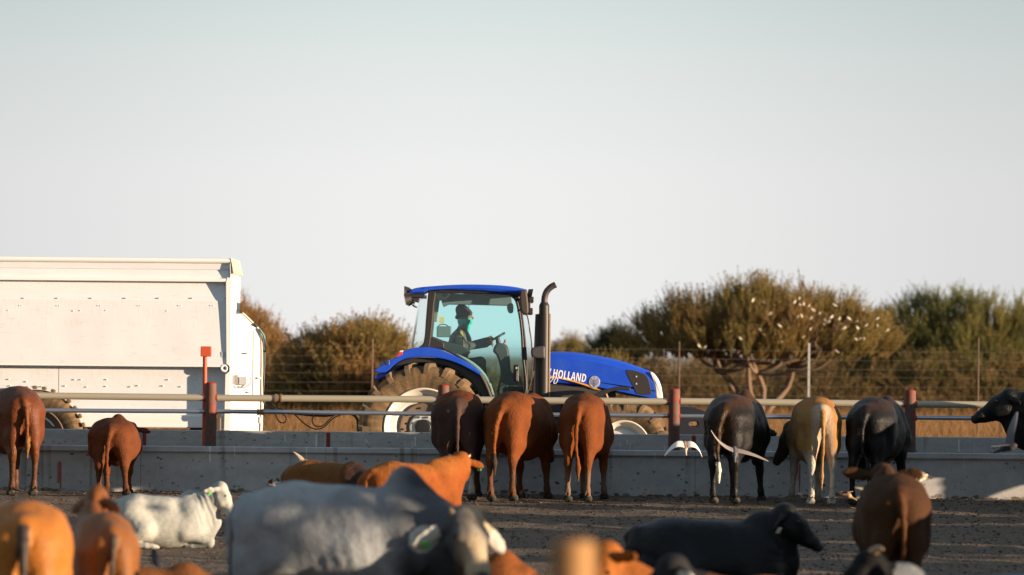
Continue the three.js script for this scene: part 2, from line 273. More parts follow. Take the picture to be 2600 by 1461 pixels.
  part(q, 'head', bx(0.135, ht - hp, 0.10, 0.012, (hp + ht) / 2, 0, 0.006), om);
}

// ---------------------------------------------------------------- wire fence behind
{
  const s = 140, z = -F / s, t = thing('wire_fence', 'thin wire farm fence with slim steel posts in front of the thorn trees', 'fence', [0, 0, z]);
  const rust = mat([0.12, 0.07, 0.045], { roughness: 0.8 }), galv = mat([0.5, 0.5, 0.48], { roughness: 0.55, metalness: 0.4 }), wire = mat([0.34, 0.30, 0.27], { roughness: 0.5, metalness: 0.5 });
  const posts = [[205, 868], [945, 860], [1725, 868], [2485, 858], [3200, 866]];
  for (const [px, py] of posts) { const a = W(px, py, s); const p = part(t, 'post', [cyl([0, -0.2, 0], [0.012 * Math.sin(px), a.y, 0], 0.019, 0.015, 8), ext([[-0.03, 0], [0.03, 0], [0.004, 0.0], [0.004, a.y - 0.02], [-0.004, a.y - 0.02], [-0.004, 0]], -0.02, 0.02, 0)], rust); p.position.x = a.x; }
  { const a = W(2055, 872, s); const p = part(t, 'angle_post', [bx(0.04, a.y + 0.2, 0.006, 0, (a.y - 0.2) / 2, 0, 0), bx(0.006, a.y + 0.2, 0.04, 0.017, (a.y - 0.2) / 2, -0.023, 0)], galv); p.position.x = a.x; }
  for (const py of [884, 907, 929, 950, 974, 997, 1022, 1048, 1074]) {
    const y = W(1300, py, s).y, pts = []; const xs = [-14, ...posts.map((q) => W(q[0], 900, s).x), 14].sort((a, b) => a - b);
    for (let i = 0; i < xs.length - 1; i++) for (let k = 0; k < 4; k++) { const u = k / 4; pts.push([lerp(xs[i], xs[i + 1], u), y - 0.05 * u * (1 - u) * (1 + 0.5 * Math.sin(py + i)), 0.022]); }
    pts.push([14, y, 0.022]);
    part(t, 'wire', tube(pts, 0.0017, 80, 5), wire);
  }
}

// ---------------------------------------------------------------- trees and scrub behind the fence
const leafM = (c) => new THREE.MeshPhysicalMaterial({ color: rgb(...c), roughness: 1, transmission: 0.5, thickness: 0, specularIntensity: 0.2, side: THREE.DoubleSide });
function sprigGeo(seed, up, len, leafy) {   // a spray of thin thorny twigs with small leaves
  const r = rng(seed), pos = [], tri = (a, b, c) => pos.push(...a, ...b, ...c);
  const n = 9;
  for (let i = 0; i < n; i++) {
    const az = r() * 6.283, spread = (1 - up) * 0.9 + 0.25 * r(), l = len * (0.55 + 0.6 * r());
    const d = V3(Math.cos(az) * spread, 1, Math.sin(az) * spread).normalize(), s = V3(-Math.sin(az), 0, Math.cos(az)), bend = V3((r() - 0.5) * 0.3, 0.1, (r() - 0.5) * 0.3).multiplyScalar(l);
    const at = (t) => d.clone().multiplyScalar(l * t).addScaledVector(bend, t * t);
    for (let k = 0; k < 3; k++) { const t0 = k / 3, t1 = (k + 1) / 3, w0 = 0.011 * (1 - t0 * 0.8), w1 = 0.011 * (1 - t1 * 0.8), a = at(t0), b = at(t1); for (const q of [s, d.clone().cross(s)]) { const a0 = a.clone().addScaledVector(q, w0).toArray(), a1 = a.clone().addScaledVector(q, -w0).toArray(), b0 = b.clone().addScaledVector(q, w1).toArray(), b1 = b.clone().addScaledVector(q, -w1).toArray(); tri(a0, a1, b0); tri(a1, b1, b0); } }
    for (let k = 0; k < leafy; k++) { const p = at(0.25 + 0.75 * r()), q = V3(r() - 0.5, r() - 0.2, r() - 0.5).normalize(), e = V3(r() - 0.5, r() - 0.5, r() - 0.5).cross(q).normalize(), L = 0.022 + 0.04 * r(), wd = 0.007 + 0.012 * r(); const m = p.clone().addScaledVector(q, L * 0.5), tip = p.clone().addScaledVector(q, L); tri(p.toArray(), m.clone().addScaledVector(e, wd).toArray(), tip.toArray()); tri(p.toArray(), tip.toArray(), m.clone().addScaledVector(e, -wd).toArray()); }
  }
  const g = new THREE.BufferGeometry(); g.setAttribute('position', new THREE.Float32BufferAttribute(pos, 3)); g.computeVertexNormals(); return g;
}
const SPRIG = [0, 1, 2].map((i) => sprigGeo(100 + i, 0.74, 0.52, 8)), SHRUB = [0, 1].map((i) => sprigGeo(200 + i, 0.5, 0.46, 9)), BARE = sprigGeo(300, 0.5, 0.6, 2);
const dummy = new THREE.Object3D();
function limb(list, a, b, ra, rb, seed, bend = 0.18) { const r = rng(seed), l = a.distanceTo(b), m1 = a.clone().lerp(b, 0.35).add(V3((r() - 0.5) * l * bend, (r() - 0.6) * l * bend, (r() - 0.5) * l * bend)), m2 = a.clone().lerp(b, 0.7).add(V3((r() - 0.5) * l * bend, (r() - 0.5) * l * bend, (r() - 0.5) * l * bend)); const c = new THREE.CatmullRomCurve3([a, m1, m2, b]); const g = new THREE.TubeGeometry(c, 8, 1, 6, false), p = g.attributes.position; for (let i = 0; i < p.count; i++) { const ring = Math.floor(i / 7), t = ring / 8, q = c.getPointAt(Math.min(1, t)), k = lerp(ra, rb, t); p.setXYZ(i, q.x + (p.getX(i) - q.x) * k, q.y + (p.getY(i) - q.y) * k, q.z + (p.getZ(i) - q.z) * k); } g.computeVertexNormals(); list.push(g); return c; }
function tree(name, label, o) {
  // o: px, base y, s (pixels per metre), half width rx, crown bottom and top heights, seed, n, colours
  const r = rng(o.seed), at = W(o.px, 900, o.s), t = thing(name, label, o.cat ?? 'tree', [at.x, 0, at.z], 0, o.group);
  const bark = mat(o.bark ?? [0.17, 0.115, 0.075], { roughness: 0.95 });
  const trunks = [], limbs = [], y0 = o.y0, y1 = o.y1, rx = o.rx, rz = o.rz ?? rx * 0.75, ends = [];
  const nt = o.trunks ?? 3;
  const inside = (x, y, z) => { const u = x / rx, w = z / rz, q = Math.sqrt(u * u + w * w); const prof = Math.pow(Math.max(0, 1 - Math.pow(q, o.pw ?? 2.4)), 0.6), top = y0 + (y1 - y0) * prof * (1 + 0.13 * N(x * 0.9, o.seed, z * 0.9) + 0.10 * N(x * 2.3, o.seed, z * 2.3)), bot = y0 + (o.sag ?? 0.25) * q * q * (y1 - y0) * (o.umb ?? -0.6); return q < 1 && y < top && y > bot ? (y - bot) / Math.max(0.05, top - bot) : -1; };
  for (let i = 0; i < nt; i++) {
    const a0 = (i + 0.3 + 0.4 * r()) / nt * 6.283, d = V3(Math.cos(a0), 0, Math.sin(a0) * 0.7);
    const p0 = V3(d.x * 0.1, -0.1, d.z * 0.1), p1 = V3(d.x * rx * (0.18 + 0.2 * r()), y0 * (0.72 + 0.2 * r()), d.z * rx * 0.25);
    limb(trunks, p0, p1, o.tr ?? 0.11, (o.tr ?? 0.11) * 0.6, o.seed * 31 + i);
    for (let k = 0; k < (o.nb ?? 4); k++) {
      const a1 = a0 + (r() - 0.5) * 2.4, q = rx * (0.35 + 0.5 * r()), p2 = V3(Math.cos(a1) * q, y0 + (y1 - y0) * (0.05 + 0.35 * r()), Math.sin(a1) * q * rz / rx);
      limb(limbs, p1, p2, (o.tr ?? 0.11) * 0.5, 0.022, o.seed * 57 + i * 9 + k, 0.25); ends.push(p2);
      for (let m = 0; m < 4; m++) { const p3 = p2.clone().add(V3((r() - 0.5) * rx * 0.5, (y1 - y0) * (0.1 + 0.4 * r()), (r() - 0.5) * rz * 0.5)); limb(limbs, p2.clone().lerp(p1, 0.4 * r()), p3, 0.022, 0.008, o.seed * 91 + i * 40 + k * 5 + m, 0.25); }
    }
  }
  part(t, 'trunk', trunks, bark); part(t, 'limbs', limbs, bark);
  const geos = o.geos ?? SPRIG, per = Math.ceil(o.n / geos.length);
  geos.forEach((g, gi) => {
    const im = new THREE.InstancedMesh(g, leafM([1, 1, 1]), per); im.name = 'crown'; im.userData.kind = 'stuff'; im.castShadow = im.receiveShadow = true;
    const c = new THREE.Color(); let k = 0, guard = 0;
    while (k < per && guard++ < per * 60) {
      const x = (r() * 2 - 1) * rx, z = (r() * 2 - 1) * rz, y = lerp(y0 * 0.55, y1 * 1.15, r()), f = inside(x, y, z);
      if (f < 0) continue;
      const clump = N(x * 1.6, y * 1.6 + o.seed, z * 1.6) + 0.5 * N(x * 3.7, y * 3.7, z * 3.7 + o.seed);
      if (clump < (o.gap ?? -0.28) + 0.25 * (1 - f) * (r() < 0.5 ? 1 : 0)) continue;
      dummy.position.set(x, y - 0.2 * (o.k ?? 1), z);
      const lean = Math.min(0.75, Math.hypot(x / rx, z / rz) * 0.6);
      dummy.rotation.set((r() - 0.5) * 0.5 + z / rz * lean, r() * 6.28, (r() - 0.5) * 0.5 - x / rx * lean, 'XZY'); dummy.scale.setScalar((0.65 + 0.7 * r()) * (o.k ?? 1)); dummy.updateMatrix(); im.setMatrixAt(k, dummy.matrix);
      const m = clamp(0.5 + 0.7 * N(x * 0.9 + 5, y * 0.9, z * 0.9) + 0.3 * (r() - 0.5)), v = 0.8 + 0.4 * r();
      const q = mix3(o.c0, o.c1, m); im.setColorAt(k, c.setRGB(q[0] * v, q[1] * v, q[2] * v)); k++;
    }
    im.count = k; t.add(im);
  });
  return t;
}
const BROWN = [0.32, 0.21, 0.08], OLIVE = [0.26, 0.22, 0.07], GREEN = [0.18, 0.195, 0.07], RUST = [0.38, 0.22, 0.085], DARK = [0.16, 0.135, 0.055];
tree('thorn_tree', 'broad umbrella-shaped thorn tree full of perched white birds, branching trunk below', { px: 1925, s: 112, rx: 3.15, rz: 2.4, y0: 1.95, y1: 3.4, seed: 11, n: 1250, trunks: 6, nb: 6, tr: 0.085, c0: BROWN, c1: OLIVE, gap: -0.22, umb: 0.5, sag: 0.12, pw: 2.6 });
tree('thorn_tree', 'tall olive green thorn tree behind the black cow at the end of the trough', { px: 2440, s: 98, rx: 2.9, rz: 2.2, y0: 1.2, y1: 3.4, seed: 23, n: 1500, trunks: 4, nb: 5, tr: 0.09, c0: OLIVE, c1: GREEN, gap: -0.25, umb: -0.4, pw: 3.4 });
tree('thorn_tree', 'brown thorn tree leaning out from behind the front of the white trailer', { px: 572, s: 112, rx: 1.75, rz: 1.5, y0: 0.8, y1: 2.95, seed: 37, n: 1700, c0: BROWN, c1: RUST, gap: -0.3, umb: -0.6, pw: 2.2 });
tree('thorn_bush', 'rounded olive thorn bush between the trailer and the tractor', { px: 885, s: 115, rx: 1.7, rz: 1.3, y0: 0.35, y1: 2.4, seed: 41, n: 2000, geos: SHRUB, c0: OLIVE, c1: RUST, gap: -0.34, cat: 'bush', pw: 4 });
tree('thorn_bush', 'dark green bush just left of the umbrella thorn tree', { px: 1560, s: 96, rx: 0.85, rz: 0.8, y0: 0.6, y1: 2.5, seed: 47, n: 700, geos: SHRUB, c0: GREEN, c1: [0.04, 0.06, 0.035], gap: -0.4, cat: 'bush' });
tree('thorn_bush', 'low pale brown bush just right of the exhaust pipe of the tractor', { px: 1440, s: 84, rx: 1.1, rz: 1, y0: 0.4, y1: 2.35, seed: 53, n: 700, geos: SHRUB, c0: BROWN, c1: OLIVE, gap: -0.4, cat: 'bush' });
tree('thorn_bush', 'yellowish low bush behind the bonnet of the tractor', { px: 1520, s: 118, rx: 0.75, rz: 0.7, y0: 0.2, y1: 1.75, seed: 59, n: 500, geos: SHRUB, c0: [0.2, 0.14, 0.05], c1: OLIVE, gap: -0.4, cat: 'bush', pw: 4 });
tree('thorn_bush', 'olive bush seen through and behind the tractor cab', { px: 1150, s: 95, rx: 1.7, rz: 1, y0: 0.2, y1: 1.3, seed: 61, n: 900, geos: SHRUB, c0: OLIVE, c1: BROWN, gap: -0.35, cat: 'bush', pw: 4 });
tree('thorn_tree', 'dark thorn tree standing in the gap between the two larger trees', { px: 2200, s: 84, rx: 1.9, rz: 1.4, y0: 0.9, y1: 2.75, seed: 67, n: 1000, c0: DARK, c1: OLIVE, gap: -0.3, umb: -0.4 });
tree('thorn_tree', 'dense thorn tree at the far right end of the tree line', { px: 2700, s: 88, rx: 2.2, rz: 1.7, y0: 1.0, y1: 3.6, seed: 71, n: 1300, c0: OLIVE, c1: BROWN, gap: -0.3, umb: -0.5 });
// added unseen thorn tree beyond the right edge, placed to shade the grey bull
{ const t = tree('thorn_tree', 'added sparse thorn tree, unseen beyond the right edge, that shades the grey bull', { px: 1300, s: 100, rx: 1.5, rz: 1.1, y0: 2.0, y1: 2.95, seed: 87, n: 170, trunks: 2, c0: BROWN, c1: OLIVE, gap: -0.1, umb: 0.3, k: 0.8 }); t.position.set(7.7, penY(-41.1), -41.1); }
// undergrowth: thickets that read as one mass, and dry grass
function scatter(name, label, cat, geos, count, seed, place, colour) {
  const t = thing(name, label, cat); t.userData.kind = 'stuff'; const r = rng(seed), c = new THREE.Color();
  geos.forEach((g, gi) => { const per = Math.ceil(count / geos.length), im = new THREE.InstancedMesh(g, leafM([1, 1, 1]), per); im.name = name; im.castShadow = im.receiveShadow = true; let k = 0; for (let i = 0; i < per; i++) { if (!place(r, dummy)) continue; dummy.updateMatrix(); im.setMatrixAt(k, dummy.matrix); const q = colour(r, dummy.position); im.setColorAt(k, c.setRGB(...q)); k++; } im.count = k; im.userData.kind = 'stuff'; t.add(im); });
  return t;
}
scatter('scrub', 'brown tangled scrub growing under and behind the thorn trees', 'scrub', [BARE, ...SHRUB], 4600, 77, (r, d) => {
  const x = (r() * 2 - 1) * 17, z = -136 - 26 * r(); const hmax = 1.25 + 0.7 * sstep(1.5, 4, x) + 0.5 * N(x * 0.35, z * 0.2, 3); const y = r() * r() * hmax * 1.2;
  d.position.set(x, y - 0.1, z); d.rotation.set((r() - 0.5) * 1.3, r() * 6.28, (r() - 0.5) * 1.3); d.scale.setScalar(0.8 + 0.9 * r()); return y < hmax;
}, (r, p) => { const v = 0.75 + 0.5 * r(); return mix3([0.25 * v, 0.15 * v, 0.065 * v], [0.17 * v, 0.13 * v, 0.05 * v], clamp(0.5 + N(p.x * 0.5, p.y, p.z * 0.5))); });
scatter('far_scrub', 'hazy band of distant bush along the horizon', 'scrub', SHRUB, 4200, 79, (r, d) => {
  const x = (r() * 2 - 1) * 40, z = -230 - 90 * r(); const hmax = 0.85 + 0.45 * N(x * 0.16, z * 0.05, 8) + 0.2 * N(x * 0.6, 2, 8) + 0.5 * sstep(0.5, 3, x) * sstep(7, 4, x); const y = r() * hmax;
  d.position.set(x, y - 0.3, z); d.rotation.set((r() - 0.5) * 0.9, r() * 6.28, (r() - 0.5) * 0.9); d.scale.setScalar(0.9 + 0.7 * r()); return true;
}, (r) => { const v = 0.8 + 0.4 * r(); return [0.17 * v, 0.135 * v, 0.08 * v]; });
{
  const blade = (seed, n, h) => { const r = rng(seed), pos = []; for (let i = 0; i < n; i++) { const a = r() * 6.28, x = (r() - 0.5) * 0.2, z = (r() - 0.5) * 0.2, l = h * (0.5 + 0.6 * r()), lx = Math.cos(a) * l * (0.2 + 0.4 * r()), lz = Math.sin(a) * l * (0.2 + 0.4 * r()), b = a + 1.57, w = 0.006; const w0 = [Math.cos(b) * w, Math.sin(b) * w]; pos.push(x - w0[0], 0, z - w0[1], x + w0[0], 0, z + w0[1], x + lx * 0.4, l * 0.6, z + lz * 0.4); pos.push(x + lx * 0.4 - w0[0] * 0.7, l * 0.55, z + lz * 0.4 - w0[1] * 0.7, x + lx * 0.4 + w0[0] * 0.7, l * 0.55, z + lz * 0.4 + w0[1] * 0.7, x + lx, l * 0.98, z + lz); } const g = new THREE.BufferGeometry(); g.setAttribute('position', new THREE.Float32BufferAttribute(pos, 3)); g.computeVertexNormals(); return g; };
  const G = [blade(5, 22, 0.55), blade(6, 26, 0.42), blade(7, 18, 0.7)];
  scatter('dry_grass', 'dry golden brown grass along the wire fence behind the trough', 'grass', G, 15000, 83, (r, d) => {
    const z = -84 - 52 * Math.pow(r(), 0.8), x = (r() * 2 - 1) * 0.12 * -z; if (N(x * 0.5, z * 0.3, 1) < -0.3) return false;
    d.position.set(x, -0.03, z); d.rotation.set(0, r() * 6.28, 0); d.scale.setScalar(0.6 + 0.8 * r() * (z < -95 ? 1 : 0.6)); return true;
  }, (r, p) => { const v = 0.7 + 0.6 * r(); const m = clamp(0.5 + N(p.x * 0.4, 3, p.z * 0.3)); return mix3([0.40 * v, 0.22 * v, 0.085 * v], [0.27 * v, 0.15 * v, 0.065 * v], m); });
}
// clods, dung crumbs and straw on the pen floor
{
  const clod = (seed) => { const g = new THREE.IcosahedronGeometry(1, 1), p = g.attributes.position; for (let i = 0; i < p.count; i++) { const k = 1 + 0.35 * N(p.getX(i) * 1.4 + seed, p.getY(i) * 1.4, p.getZ(i) * 1.4); p.setXYZ(i, p.getX(i) * k, p.getY(i) * k * 0.55, p.getZ(i) * k); } g.computeVertexNormals(); return g; };
  const put = (r, d, s0, s1) => { const z = -71.9 + 25 * Math.pow(r(), 1.1), x = (r() * 2 - 1) * 7.2, s = lerp(s0, s1, Math.pow(r(), 3)); d.position.set(x, penY(z) + penRough(x, z) + s * 0.15, z); d.rotation.set((r() - 0.5) * 0.4, r() * 6.28, (r() - 0.5) * 0.4); return s; };
  scatter('soil_clods', 'loose dark clods and crumbs of soil covering the pen floor', 'soil', [clod(1), clod(4)], 26000, 91, (r, d) => { const s = put(r, d, 0.005, 0.020); d.scale.set(s, s, s * (0.6 + r())); return true; }, (r) => { const v = 0.6 + 0.9 * r(); return [0.115 * v, 0.082 * v, 0.055 * v]; });
  scatter('straw_litter', 'pale bits of straw scattered over the pen floor', 'straw', [bx(1, 0.08, 0.1, 0, 0, 0, 0)], 3200, 95, (r, d) => { const s = put(r, d, 0.025, 0.075); d.scale.set(s, s, s); return true; }, (r) => { const v = 0.6 + 0.7 * r(); return [0.30 * v, 0.24 * v, 0.16 * v]; });
}

// ---------------------------------------------------------------- wheels
function lathe(pts, n = 64) { const g = new THREE.LatheGeometry(pts.map((p) => new THREE.Vector2(Math.max(1e-4, p[0]), p[1])), n); g.rotateX(Math.PI / 2); return g; }   // radius, offset along z
function lugGeo(R, w, side, th, h) {   // one tread bar from the middle of the tread to the shoulder and a little down the side wall
  const secs = [[0.0, R - 0.006, 0], [0.30, R, 0.10], [0.47, R - 0.015, 0.17], [0.525, R - 0.06, 0.185], [0.53, R - 0.13, 0.19]], pos = [], idx = [];
  secs.forEach(([t, r1, a], i) => { const z = side * t * w, r0 = i < 3 ? R - h - 0.02 : i === 3 ? R - 0.14 : R - 0.15, half = (i < 3 ? th : th * 1.15) / 2; for (const [q, r] of [[-half, r0], [-half * 0.8, r1], [half * 0.8, r1], [half, r0]]) { const ang = a * 0.89 / R * 1.0 + q / R + Math.PI / 2; pos.push(Math.cos(ang) * r, Math.sin(ang) * r, z); } });
  for (let i = 0; i < secs.length - 1; i++) for (let k = 0; k < 4; k++) { const a = i * 4 + k, b = i * 4 + (k + 1) % 4; idx.push(a, b, a + 4, b, b + 4, a + 4); }
  const e = (secs.length - 1) * 4; idx.push(e, e + 1, e + 2, e, e + 2, e + 3, 0, 2, 1, 0, 3, 2);
  const g = new THREE.BufferGeometry(); g.setAttribute('position', new THREE.Float32BufferAttribute(pos, 3)); g.setIndex(idx); const q = toCreasedNormals(g, 0.4); q.setAttribute('uv', new THREE.BufferAttribute(new Float32Array(q.attributes.position.count * 2), 2)); return q;
}
const tyreTex = dataTex(256, 128, (u, v, i, j) => { const t = clamp(0.45 + 0.5 * N(Math.cos(u * 6.283) * 4, Math.sin(u * 6.283) * 4, v * 5) + 0.3 * N(i * 0.21, j * 0.3, 7)); return [0.28 + 0.26 * t, 0.235 + 0.185 * t, 0.175 + 0.10 * t]; }); tyreTex.repeat.set(3, 1);
const tyreM = new THREE.MeshStandardMaterial({ map: tyreTex, roughness: 0.95 }), lugM = mat([0.15, 0.10, 0.055], { roughness: 0.95 }), lugM2 = mat([0.11, 0.077, 0.045], { roughness: 0.95 });
const rimCream = mat([0.66, 0.62, 0.54], { roughness: 0.5 }), rimGrey = mat([0.46, 0.48, 0.46], { roughness: 0.5 }), rimMud = mat([0.15, 0.105, 0.075], { roughness: 0.9 }), blackM = mat([0.012, 0.012, 0.014], { roughness: 0.45 }), boltM = mat([0.22, 0.22, 0.23], { roughness: 0.4, metalness: 0.6 });
const whitePaint = mat([0.76, 0.76, 0.77], { roughness: 0.42 });
function wheel(parent, x, y, zc, R, w, rr, nl, dir, kind) {
  const g = new THREE.Group(); g.name = 'wheel'; g.position.set(x, y, zc); if (dir < 0) g.rotation.y = Math.PI; parent.add(g);
  const h = w / 2;
  part(g, 'tyre', lathe([[rr - 0.01, h * 0.74], [rr + 0.01, h * 0.80], [rr + (R - rr) * 0.25, h * 0.96], [rr + (R - rr) * 0.5, h * 1.02], [R - 0.13, h * 1.0], [R - 0.07, h * 0.92], [R - 0.05, h * 0.7], [R - 0.045, 0], [R - 0.05, -h * 0.7], [R - 0.07, -h * 0.92], [R - 0.13, -h], [rr + (R - rr) * 0.5, -h * 1.02], [rr + 0.01, -h * 0.8], [rr - 0.01, -h * 0.74]], 96), tyreM);
  if (nl) { const A = lugGeo(R, w, 1, 0.075 * R / 0.89, 0.05), B = lugGeo(R, w, -1, 0.075 * R / 0.89, 0.05); for (let k = 0; k < nl; k++) { const a = part(g, 'lug', A, k % 3 ? lugM : lugM2); a.rotation.z = k / nl * 6.2832 + 0.1; const b = part(g, 'lug', B, k % 2 ? lugM : lugM2); b.rotation.z = (k + 0.5) / nl * 6.2832 + 0.1; } }
  if (kind === 'rear') {
    part(g, 'rim_flange', lathe([[rr + 0.012, h * 0.66], [rr + 0.015, h * 0.86], [rr, h * 0.90], [rr - 0.012, h * 0.86], [rr - 0.03, h * 0.62], [rr - 0.085, h * 0.5], [rr - 0.09, h * 0.3]], 72), rimCream);
    part(g, 'rim', lathe([[rr - 0.088, h * 0.52], [rr - 0.11, h * 0.34], [rr - 0.13, h * 0.42], [rr - 0.15, h * 0.30], [rr - 0.20, h * 0.16], [rr - 0.21, h * 0.1]], 72), rimGrey);
    part(g, 'rim_centre', lathe([[rr - 0.19, h * 0.20], [rr - 0.20, h * 0.34], [rr - 0.22, h * 0.36], [rr - 0.26, h * 0.30], [0.205, h * 0.22], [0.19, h * 0.22]], 60), rimMud);
    part(g, 'hub_plate', lathe([[0.19, h * 0.24], [0.187, h * 0.33], [0.17, h * 0.35], [0.118, h * 0.35], [0.108, h * 0.32]], 48), rimGrey);
    part(g, 'hub_cap', lathe([[0.108, h * 0.30], [0.105, h * 0.43], [0.09, h * 0.46], [0.0, h * 0.46]], 40), blackM);
    for (let k = 0; k < 8; k++) { const a = k / 8 * 6.283 + 0.39; part(g, 'bolt', cyl([Math.cos(a) * 0.148, Math.sin(a) * 0.148, h * 0.33], [Math.cos(a) * 0.148, Math.sin(a) * 0.148, h * 0.46], 0.016, 0.014, 6), boltM); }
    for (let k = 0; k < 8; k++) { const a = k / 8 * 6.283 + 0.1; part(g, 'bolt', cyl([Math.cos(a) * 0.262, Math.sin(a) * 0.262, h * 0.25], [Math.cos(a) * 0.262, Math.sin(a) * 0.262, h * 0.42], 0.015, 0.013, 6), boltM); }
  } else {
    part(g, 'rim_flange', lathe([[rr + 0.012, h * 0.66], [rr + 0.012, h * 0.86], [rr, h * 0.9], [rr - 0.015, h * 0.84], [rr - 0.03, h * 0.56], [rr - 0.06, h * 0.48], [rr - 0.07, h * 0.2]], 60), kind === 'front' ? rimCream : rimMud);
    part(g, 'rim', lathe([[rr - 0.066, h * 0.3], [rr - 0.10, h * 0.10], [rr - 0.13, h * 0.22], [0.14, h * 0.34], [0.11, h * 0.34], [0.10, h * 0.5], [0.0, h * 0.52]], 60), kind === 'front' ? mat([0.62, 0.65, 0.65], { roughness: 0.5 }) : rimMud);
    for (let k = 0; k < 8; k++) { const a = k / 8 * 6.283; part(g, 'bolt', cyl([Math.cos(a) * 0.125, Math.sin(a) * 0.125, h * 0.3], [Math.cos(a) * 0.125, Math.sin(a) * 0.125, h * 0.44], 0.013, 0.012, 6), boltM); }
  }
  return g;
}

// ---------------------------------------------------------------- tractor
const TZ = -77.9, TX = W(1074, 1090, F / 76.9).x;
const TL = (px, py, zl) => { const w = W(px, py, F / (-TZ - zl)); return [w.x - TX, w.y]; };
const c4 = (zl) => (a) => TL(900 + a[0] / 3.367, 690 + a[1] / 3.367, zl);
const c5 = (zl) => (a) => TL(1300 + a[0] / 3.368, 690 + a[1] / 3.368, zl);
const c9 = (zl) => (a) => TL(1000 + a[0] / 4.8275, 710 + a[1] / 4.8275, zl);
const z3 = (z) => (p) => [p[0], p[1], z];
const tractor = thing('tractor', 'blue farm tractor with a tall exhaust pipe driving along the trough', 'tractor', [TX, 0, TZ]);
const dustTex = dataTex(256, 256, (u, v, i, j) => { const t = clamp(0.25 + 0.5 * N(i * 0.03, j * 0.03, 21) + 0.35 * N(i * 0.2, j * 0.15, 22) + 0.3 * N(i * 0.8, j * 0.8, 23)) * 0.22; return [0.05 + 0.55 * t, 0.27 + 0.32 * t, 0.77 - 0.1 * t]; }); dustTex.repeat.set(0.8, 0.8);
const BLUE = new THREE.MeshPhysicalMaterial({ map: dustTex, roughness: 0.38, clearcoat: 0.35, clearcoatRoughness: 0.3 }), trimM = mat([0.022, 0.02, 0.02], { roughness: 0.5 }), grimeM = mat([0.05, 0.042, 0.034], { roughness: 0.7 }), innerM = mat([0.10, 0.12, 0.12], { roughness: 0.7 });
const lampM = pmat([0.85, 0.85, 0.85], { roughness: 0.15, clearcoat: 1 });
